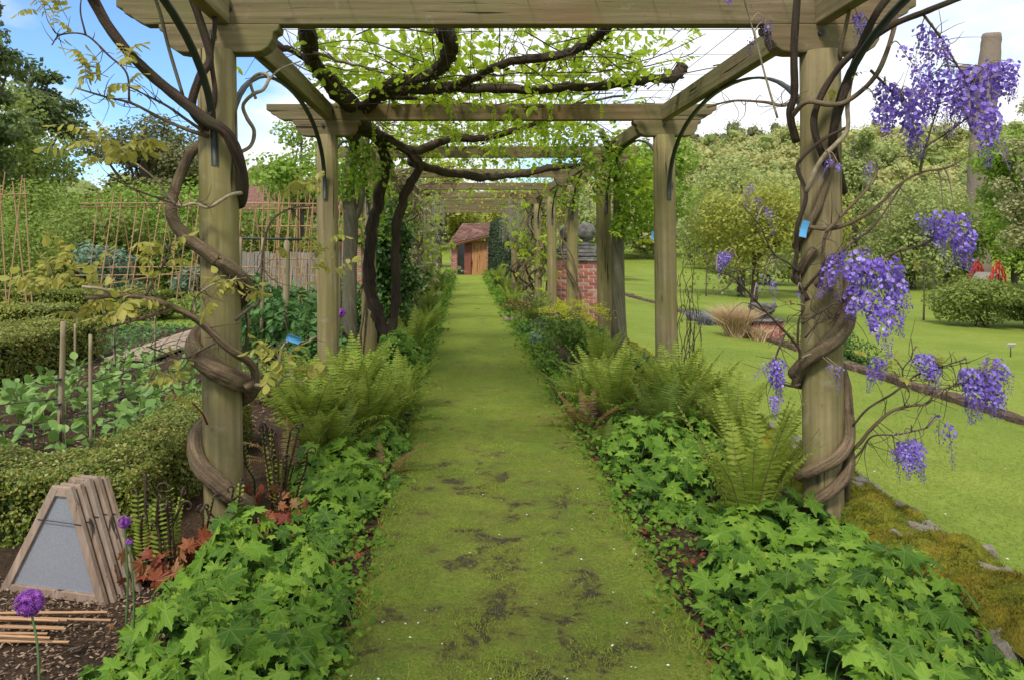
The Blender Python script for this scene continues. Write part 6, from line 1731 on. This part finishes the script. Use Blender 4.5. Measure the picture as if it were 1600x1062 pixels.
# brick step on the path edge
bstp = thing('brick_step', 'small low brick step at the right edge of the path', 'step', (.9, 13.9, 0))
sm_ = MB(); V, F = lump(901, 3, .03, 9); sm_.add(V, F); smm = sm_.mesh('brick', M['stepbrick'] if 'stepbrick' in M else M.setdefault('stepbrick', simple_mat('brown_brick', (.30, .22, .15), (.2, .14, .09), 9, .9, 0, .4, 40, .2, .4)), False)
for r_ in range(2):
    for k in range(4):
        inst('brick', smm, bstp, (.80 + k * .105, 13.9 + r_ * .22, .06), (0, 0, rng.normal(0, .03)), (.10, .21, .08))

# low brick pier with stone basket urn
lp_, zt = brick_pier('brick_pier', 'low red brick pier carrying a carved stone basket urn on the lawn edge', 'pier', 7.0, 17.4, -.95, .72, .72, 8, False)
mb = MB(); V, F = lump(77, 5, .02, 8); mb.add(V * np.array([.84, .84, .07]) + [7.0, 17.4, zt + .035], F); mb.build('cap_stone', M['coping'], lp_, False)
ur = thing('stone_urn', 'carved stone basket urn standing on the low brick pier', 'urn', (7.0, 17.4, zt + .07))
mb = MB(); lathe(mb, [(.16, .0), (.18, .03), (.12, .06), (.15, .10), (.24, .18), (.30, .28), (.31, .33), (.27, .34), (.20, .28)], (7.0, 17.4, zt + .07), 22); mb.build('bowl', M['coping'], ur)
mb = MB()
for k in range(60):
    a_ = k * 2.4; u = (k % 6) / 6
    c_ = np.array([7.0 + (.2 + .1 * u) * math.cos(a_), 17.4 + (.2 + .1 * u) * math.sin(a_), zt + .2 + .18 * u]); V, F = lump(k, 3, .15, 2.5); mb.add(V * .09 + c_, F)
foliage_ball(mb, np.array([7.0, 17.4, zt + .42]), .24, 10, .05)
mb.build('carved_fruit', M['coping'], ur, True)

# low seedlings between the beans and the far hedges
mb = MB(); n = 2600
x = rng.uniform(-6.2, -2.2, n); y = rng.choice([9.9, 10.4, 10.9, 11.4, 11.9, 12.4, 12.9], n) + rng.normal(0, .07, n)
k_ = (x < -4.6) | (x > -3.85); x, y = x[k_], y[k_]; n = len(x)
scatter(mb, oval, np.stack([x, y, rng.uniform(.02, .14, n)], -1), frames(runit(n) * .7 + [0, -.2, .8], rng.uniform(0, 6, n)), rng.uniform(.04, .09, n))
tag(mb.build('seedling_rows', M['peren'], None, False, True), 'rows of low green seedlings on the soil beside the plank walk', 'seedlings')

# ------------------------------------------------------------------ lower lawn edge, planting
kw = thing('lawn_edging', 'low weathered brick kerb along the far edge of the lawn terrace', 'kerb', (7.0, 14, -.8))
kb_me = []
M['kerbstone'] = simple_mat('kerb_brick', (.21, .145, .10), (.07, .048, .036), 7, .95, 0, .8, 40, .1, .35, None, .02)
for k in range(4):
    mbx = MB(); V, F = lump(300 + k, 4, .05, 9); mbx.add(V, F); kb_me.append(mbx.mesh('kerb_stone', M['kerbstone'], False))
y = 7.0
while y < 36:
    L = rng.uniform(.24, .45)
    if not 16.9 < y < 19.6:
        inst('kerb_stone', random.choice(kb_me), kw, (7.0 + rng.normal(0, .012), y + L / 2, -.775 + rng.normal(0, .015)), (rng.normal(0, .04), rng.normal(0, .04), rng.normal(0, .05)), (.26 * rng.uniform(.85, 1.1), L * .95, .25))
    y += L
def og(label, c, n, L, mat, name='ornamental_grass', spread=.9, cat='grass'):
    th = thing(name, label, cat, c)
    mbx = MB()
    n_ = n
    d = runit(n_) * spread * .55 + np.array([0, 0, 1]); d /= np.linalg.norm(d, axis=1)[:, None]
    l = L * rng.uniform(.6, 1.05, n_)
    base = np.array(c) + np.stack([rng.normal(0, .08, n_), rng.normal(0, .08, n_), 0 * l], -1)
    mid = base + d * l[:, None] * .6
    end = mid + (d + np.stack([d[:, 0] * 1.2, d[:, 1] * 1.2, -.25 + 0 * l], -1)) * l[:, None] * .4
    sdv = np.cross(d, runit(n_)); sdv /= np.linalg.norm(sdv, axis=1)[:, None]
    w = .007
    V = np.stack([base - sdv * w, base + sdv * w, mid + sdv * w, mid - sdv * w, end], 1).reshape(-1, 3)
    off = (np.arange(n_) * 5)[:, None]
    mbx.add(V, [off + np.array([[0, 1, 2, 3]]), off + np.array([[3, 2, 4]])])
    mbx.build('blades', mat, th, False, True)
og('dry straw-coloured ornamental grass left of the low brick pier', (6.35, 17.3, hgt(6.35, 17.3)), 1500, .95, M['straw'], spread=1.0)
og('thin dry grass tuft in front of the low brick pier', (6.75, 16.9, hgt(6.75, 16.9)), 200, .45, M['straw'], spread=1.0)
og('low lavender patch on the lawn edge left of the straw grass', (6.5, 20.0, hgt(6.5, 20)), 500, .4, M['lav'], 'lavender', 1.3, 'plant')
og('second lavender patch farther along the lawn edge', (6.6, 21.2, hgt(6.6, 21.2)), 500, .4, M['lav'], 'lavender', 1.3, 'plant')
bush('round_bush', 'small rounded dark green bush on the lawn edge behind the nearest right post', 'shrub', (7.35, 14.2, -1.1), .55, .95, 4000, .045, M['ivy'], oval, 10)
bush('round_bush', 'clipped olive bush below the right twigs near the brick pier', 'shrub', (7.4, 16.1, -1.1), .45, .85, 2500, .05, M['box'], diamond, 9)
bush('lawn_bush', 'broad loose green bush on the lower lawn at the right edge', 'shrub', (21.6, 31, hgt(21.6, 31)), 1.7, 2.0, 9000, .13, M['t_mid'], diamond, 14)
bush('lawn_bush', 'second green bush overlapping the right edge of the picture', 'shrub', (24.4, 31.5, hgt(24.4, 31.5)), 1.7, 1.9, 8000, .13, M['t_mid'], diamond, 14)

# ------------------------------------------------------------------ trees
def tree(label, x, y, h, cz, rx, rz, mat, nclump=26, nleaf=9000, leaf=.22, trunk=.22, name='broadleaf_tree', bark=None, clr=.36, group=None, z0=None, flat=1.0, lean=0):
    z0 = float(hgt(x, y)) if z0 is None else z0
    th = thing(name, label, 'tree', (x, y, z0), group)
    cs = []
    for k in range(nclump):
        d = runit(1)[0]; q = rng.uniform(.15, 1) ** .5
        cs.append(np.array([x + d[0] * rx * q * (1 - clr * .5), y + d[1] * rx * q * (1 - clr * .5), z0 + cz + d[2] * rz * q * (1 - clr * .4)]))
    mt = MB()
    tube(mt, [(x, y, z0 - .4), (x + lean * .3, y, z0 + cz * .4), (x + lean * .7, y, z0 + cz), (x + lean, y, z0 + cz + rz * .6)], [trunk * 1.2, trunk, trunk * .7, trunk * .2], 9, 5, .08)
    tk = mt.build('trunk', bark or M['bark_tree'], th)
    ml = MB()
    for c_ in cs[:12]:
        s_ = np.array([x, y, z0 + cz - rz * rng.uniform(.2, .9)])
        s_[2] = max(s_[2], z0 + .8)
        tube(ml, [s_, (s_ + c_) / 2 + [0, 0, -.1 * rz], c_], [trunk * .4, trunk * .25, trunk * .08], 6, 4)
    ml.build('limbs', bark or M['bark_tree'], th)
    mc = MB()
    for c_ in cs:
        r_ = rx * clr * rng.uniform(.55, 1.2)
        n_ = int(nleaf * .8) // nclump
        d = runit(n_); q = rng.uniform(.2, 1.1, n_) ** .5
        p = c_ + d * (q * r_)[:, None] * [1, 1, .8 * flat]
        scatter(mc, diamond, p, frames(d * .5 + runit(n_) * .7 + [0, 0, .5], rng.uniform(0, 6.3, n_)), rng.uniform(.6, 1.3, n_) * leaf * 1.1)
    mc.build('crown', M[mat], th, False, True)
    return th
# left background
tree('tall dark evergreen at the far left edge rising above the frame', -17.4, 25, 13, 7.5, 2.7, 6.5, 't_conifer', 40, 15000, .20, .35, 'evergreen_tree', flat=.5)
tree('grey-green spreading tree behind the left shrubs', -20.5, 32, 8.5, 5.0, 4.0, 3.6, 't_mid', 34, 15000, .2)
tree('dark olive yew standing behind the left garden', -17.2, 40, 9, 5.2, 3.2, 4.4, 't_olive', 30, 13000, .22, .4, 'yew_tree')
tree('second dark yew right of the olive yew', -17.8, 47, 9.4, 5.2, 2.6, 4.2, 't_conifer', 26, 11000, .24, .4, 'yew_tree')
tree('leafy green tree just left of the nearest left post in the background', -14.5, 42, 7, 4.2, 2.6, 2.8, 't_mid', 24, 9000, .22)
tree('dark evergreen behind the grey-green tree at the upper left', -23.5, 40, 12, 7.5, 3.6, 4.8, 't_conifer', 30, 12000, .24, .4, 'evergreen_tree', flat=.5)
tree('small fresh green tree behind the second left post', -4.3, 19.6, 5, 3.35, 1.45, 1.5, 't_fresh', 22, 5200, .12, .08)
tree('low green tree left of the second left post, far behind', -8.6, 34, 4.5, 2.9, 2.2, 1.9, 't_mid', 20, 7000, .2)
tree('broad green tree behind the brick outbuilding', -5.2, 40, 5.5, 3.3, 2.8, 2.4, 't_shrub', 22, 8000, .22)
tree('yellow-green tree behind the shed roof', -1.6, 46, 6.5, 4.0, 3.2, 3.0, 't_yellow', 26, 9000, .24)
tree('light green tree beyond the dark yew column', 4.2, 50, 7, 4.2, 3.2, 3.2, 't_yellow', 26, 9000, .24)
tree('green tree far beyond the gate pillars', 10.5, 62, 9, 3.9, 4.2, 4.2, 't_hill2', 26, 9000, .3)
# right middle distance
tree('small spreading yellow-green tree on the lower lawn left of the nearest right post', 10.9, 28, 5.6, 3.6, 2.5, 1.9, 't_yellow', 50, 12000, .13, .12, lean=.3)
tree('fresh green tree behind the second right post', 7.2, 27, 6.6, 4.7, 1.7, 2.1, 't_fresh', 26, 8000, .14, .12)
tree('slim pale green poplar behind the nearest right post', 31.5, 60, 15, 8.2, 2.5, 7.2, 't_hill2', 36, 12000, .26, .3, 'poplar_tree')
tree('green tree to the right of the poplar', 37.5, 62, 10, 4.6, 4.6, 4.8, 't_hill2', 44, 11000, .28)
tree('rounded green tree between the poplar and the right edge', 43, 66, 10.5, 4.8, 4.8, 5.2, 't_mid', 44, 11000, .28)
tree('fresh green tree behind the red bridge', 47.5, 64, 9.5, 4.2, 4.2, 4.6, 't_fresh', 40, 10000, .26)
tree('low green tree left of the poplar on the lower lawn', 27.0, 66, 7, 2.9, 4.2, 3.2, 't_hill2', 40, 9000, .28)
tree('dark evergreen on the slope left of the poplar', 27.5, 84, 8, 3.6, 3.0, 3.6, 't_conifer', 22, 7000, .34, .3, 'evergreen_tree')
tree('pale blossoming tree at the right edge of the picture', 22.9, 29.5, 10.5, 6.0, 1.7, 4.2, 't_blossom', 34, 12000, .13, .25)
tree('green tree at the right edge above the red bridge', 25.6, 33.5, 7, 6.6, 2.6, 3.6, 't_fresh', 40, 9000, .2)
M['bark_pale'] = bark_mat('pale_bark', (.26, .20, .15), (.13, .10, .075), None, sc=14)
tree('large soft pale green tree behind the small yellow-green tree', 17.2, 46, 9, 4.6, 4.2, 4.6, 't_hill2', 46, 14000, .22)
tree('soft spring green tree between the lawn and the poplar', 24.0, 52, 8, 4.2, 3.8, 4.2, 't_yellow', 44, 12000, .24)
# pollarded trunk behind the upper racemes
z0 = float(hgt(52.5, 75))
pt = thing('pollarded_tree', 'bare pollarded trunk with two cut stubs behind the upper wisteria racemes', 'tree', (52.5, 75, z0))
mb = MB(); tube(mb, [(52.0, 75, z0 - .5), (52.2, 75, z0 + 9), (52.6, 75, z0 + 16), (53.2, 75, 20.5), (53.4, 75, 22.6)], [1.2, 1.1, 1.0, .95, .8], 14, 6, .14); mb.build('trunk', M['bark_pale'], pt)
mb = MB(); tube(mb, [(52.4, 75, z0 + 14), (51.2, 75, z0 + 17), (50.6, 75, 19.5)], [.7, .55, .45], 10, 5, .14); mb.build('branch', M['bark_pale'], pt)
# saplings staked on the lower lawn
for px, py, Y, lab in ((1443, 458, 33, 'young bare sapling stem left of the red bridge'), (1459, 440, 41, 'second thin sapling stem left of the red bridge'), (1103, 425, 44, 'thin sapling stake far on the lower lawn')):
    b0 = P(px, py, Y); z0 = float(hgt(b0[0], Y)); th = thing('sapling', lab, 'tree', (b0[0], Y, z0)); mb = MB()
    tube(mb, [(b0[0], Y, z0 - .1), (b0[0] + .03, Y, z0 + 1.4), (b0[0], Y, z0 + 2.7)], [.045, .04, .02], 6, 4); mb.build('trunk', M['bark_tree'], th)
    mb = MB()
    for k in range(8):
        s_ = np.array([b0[0], Y, z0 + 1.6 + k * .13]); e_ = s_ + [rng.normal(0, .35), rng.normal(0, .35), rng.uniform(.2, .5)]; tube(mb, [s_, (s_ + e_) / 2, e_], [.014, .01, .005], 4, 2)
    mb.build('twigs', M['bark_tree'], th)
# white sign on the lawn
ls = thing('plant_label', 'small white plant sign standing in the lower lawn by the broad bush', 'label', (P(1579, 535, 21)[0], 21, float(hgt(15.5, 21))))
bx = P(1579, 527, 21); z0 = float(hgt(bx[0], 21)); mb = MB(); box(mb, (bx[0] - .11, 20.97, z0 + .27), (bx[0] + .11, 21.0, z0 + .39), rot=(.5, 0, 0)); mb.build('plate', M['paint'], ls, False)
mb = MB(); tube(mb, [(bx[0], 21, z0 - .05), (bx[0], 21, z0 + .3)], .015, 6, 2); mb.build('stem', M['iron'], ls)

# red bridge
M['redp'] = simple_mat('red_paint', (.42, .022, .02), (.28, .014, .013), 5, .45)
M['gravel'] = simple_mat('grey_gravel', (.42, .40, .38), (.30, .28, .26), 30, .95, 0, .5, 40)
bb = P(1530, 428, 58); zb = float(hgt(bb[0], 58))
rb = thing('footbridge', 'small red painted arched footbridge on the lower lawn at the right', 'bridge', (bb[0], 58, zb))
e0 = np.array([bb[0], 58, zb]); e1 = np.array([bb[0] + 3.4, 61, zb])
def bpt(u, side, z):
    d = e1 - e0; nv = np.array([-d[1], d[0], 0]); nv /= np.linalg.norm(nv)
    return e0 + d * u + nv * side + np.array([0, 0, z + 1.15 * math.sin(u * PI)])
mb = MB()
for i in range(10):
    u0, u1 = i / 10, (i + 1) / 10
    V = [bpt(u0, -.7, .35), bpt(u1, -.7, .35), bpt(u1, .7, .35), bpt(u0, .7, .35)]; V += [q - [0, 0, .12] for q in V]
    mb.add(V, [(0, 1, 2, 3), (7, 6, 5, 4), (0, 4, 5, 1), (2, 6, 7, 3)])
mb.build('deck', M['greywood'], rb, False)
for sd in (-.7, .7):
    for zz in (.75, 1.2):
        mb = MB(); tube(mb, [bpt(u, sd, zz) for u in np.linspace(0, 1, 9)], .04, 6, 3); mb.build('handrail', M['redp'], rb)
    for u in np.linspace(0, 1, 6):
        mb = MB(); p = bpt(u, sd, .2); box(mb, p - [.045, .045, .3], p + [.045, .045, 1.1]); mb.build('baluster', M['redp'], rb, False)
    for u in np.linspace(.0, .8, 5):
        mb = MB(); tube(mb, [bpt(u, sd, .4), bpt(u + .2, sd, 1.15)], .02, 5, 1); mb.build('lattice_bar', M['redp'], rb); mb = MB(); tube(mb, [bpt(u, sd, 1.15), bpt(u + .2, sd, .4)], .02, 5, 1); mb.build('lattice_bar', M['redp'], rb)
mb = MB(); gx = np.linspace(bb[0] - .2, bb[0] + 10, 14); grid(mb, gx, np.linspace(54, 57.4, 4), lambda x, y: hgt(x, y) + .05); struct(mb.build('gravel_path', M['gravel']))

# ------------------------------------------------------------------ wooded hillside
CORE = [lump(700 + k, 3, .18, 2.0) for k in range(6)]
def woods(name, label, mat, n, y0, y1, xr, rmin, rmax, leaf, per, sd, hmul=1.0):
    mbx = MB()
    for k in range(n):
        y = rng.uniform(y0, y1); x = rng.uniform(xr[0], xr[1]) * y / 100
        z = float(hgt(x, y)); r_ = rng.uniform(rmin, rmax)
        for q in range(6):
            c_ = np.array([x, y, z + r_ * 1.05 * hmul]) + runit(1)[0] * r_ * np.array([.65, .65, .55 * hmul])
            d = runit(per // 6); qq = rng.uniform(.3, 1.1, len(d)) ** .5
            p = c_ + d * (qq * r_ * .62)[:, None] * [1, 1, .85 * hmul]
            V_, F_ = CORE[q]; mbx.add(V_ * np.array([.62, .62, .54 * hmul]) * r_ + c_, F_)
            scatter(mbx, diamond, p, frames(d * .5 + runit(len(d)) * .6 + [0, -.2, .5], rng.uniform(0, 6.3, len(d))), rng.uniform(.6, 1.3, len(d)) * leaf)
    o = mbx.build(name, M[mat], None, False, True)
    tag(o, label, 'woodland')
woods('hillside_woodland', 'soft yellow-green spring woodland covering the right hillside', 't_hill', 460, 92, 190, (16, 100), 1.4, 3.6, .54, 210, 1)
woods('hillside_woodland', 'greener trees scattered through the right hillside woodland', 't_hill2', 170, 88, 195, (8, 100), 1.6, 3.8, .54, 210, 2)
woods('distant_woodland', 'distant green woodland closing the view behind the garden', 't_hill2', 110, 75, 110, (-95, 22), 3.2, 5.2, .5, 420, 3)
woods('ridge_trees', 'thin bare-looking trees along the hill ridge', 't_olive', 36, 176, 200, (28, 62), 2.2, 3.4, .5, 300, 4, 1.6)
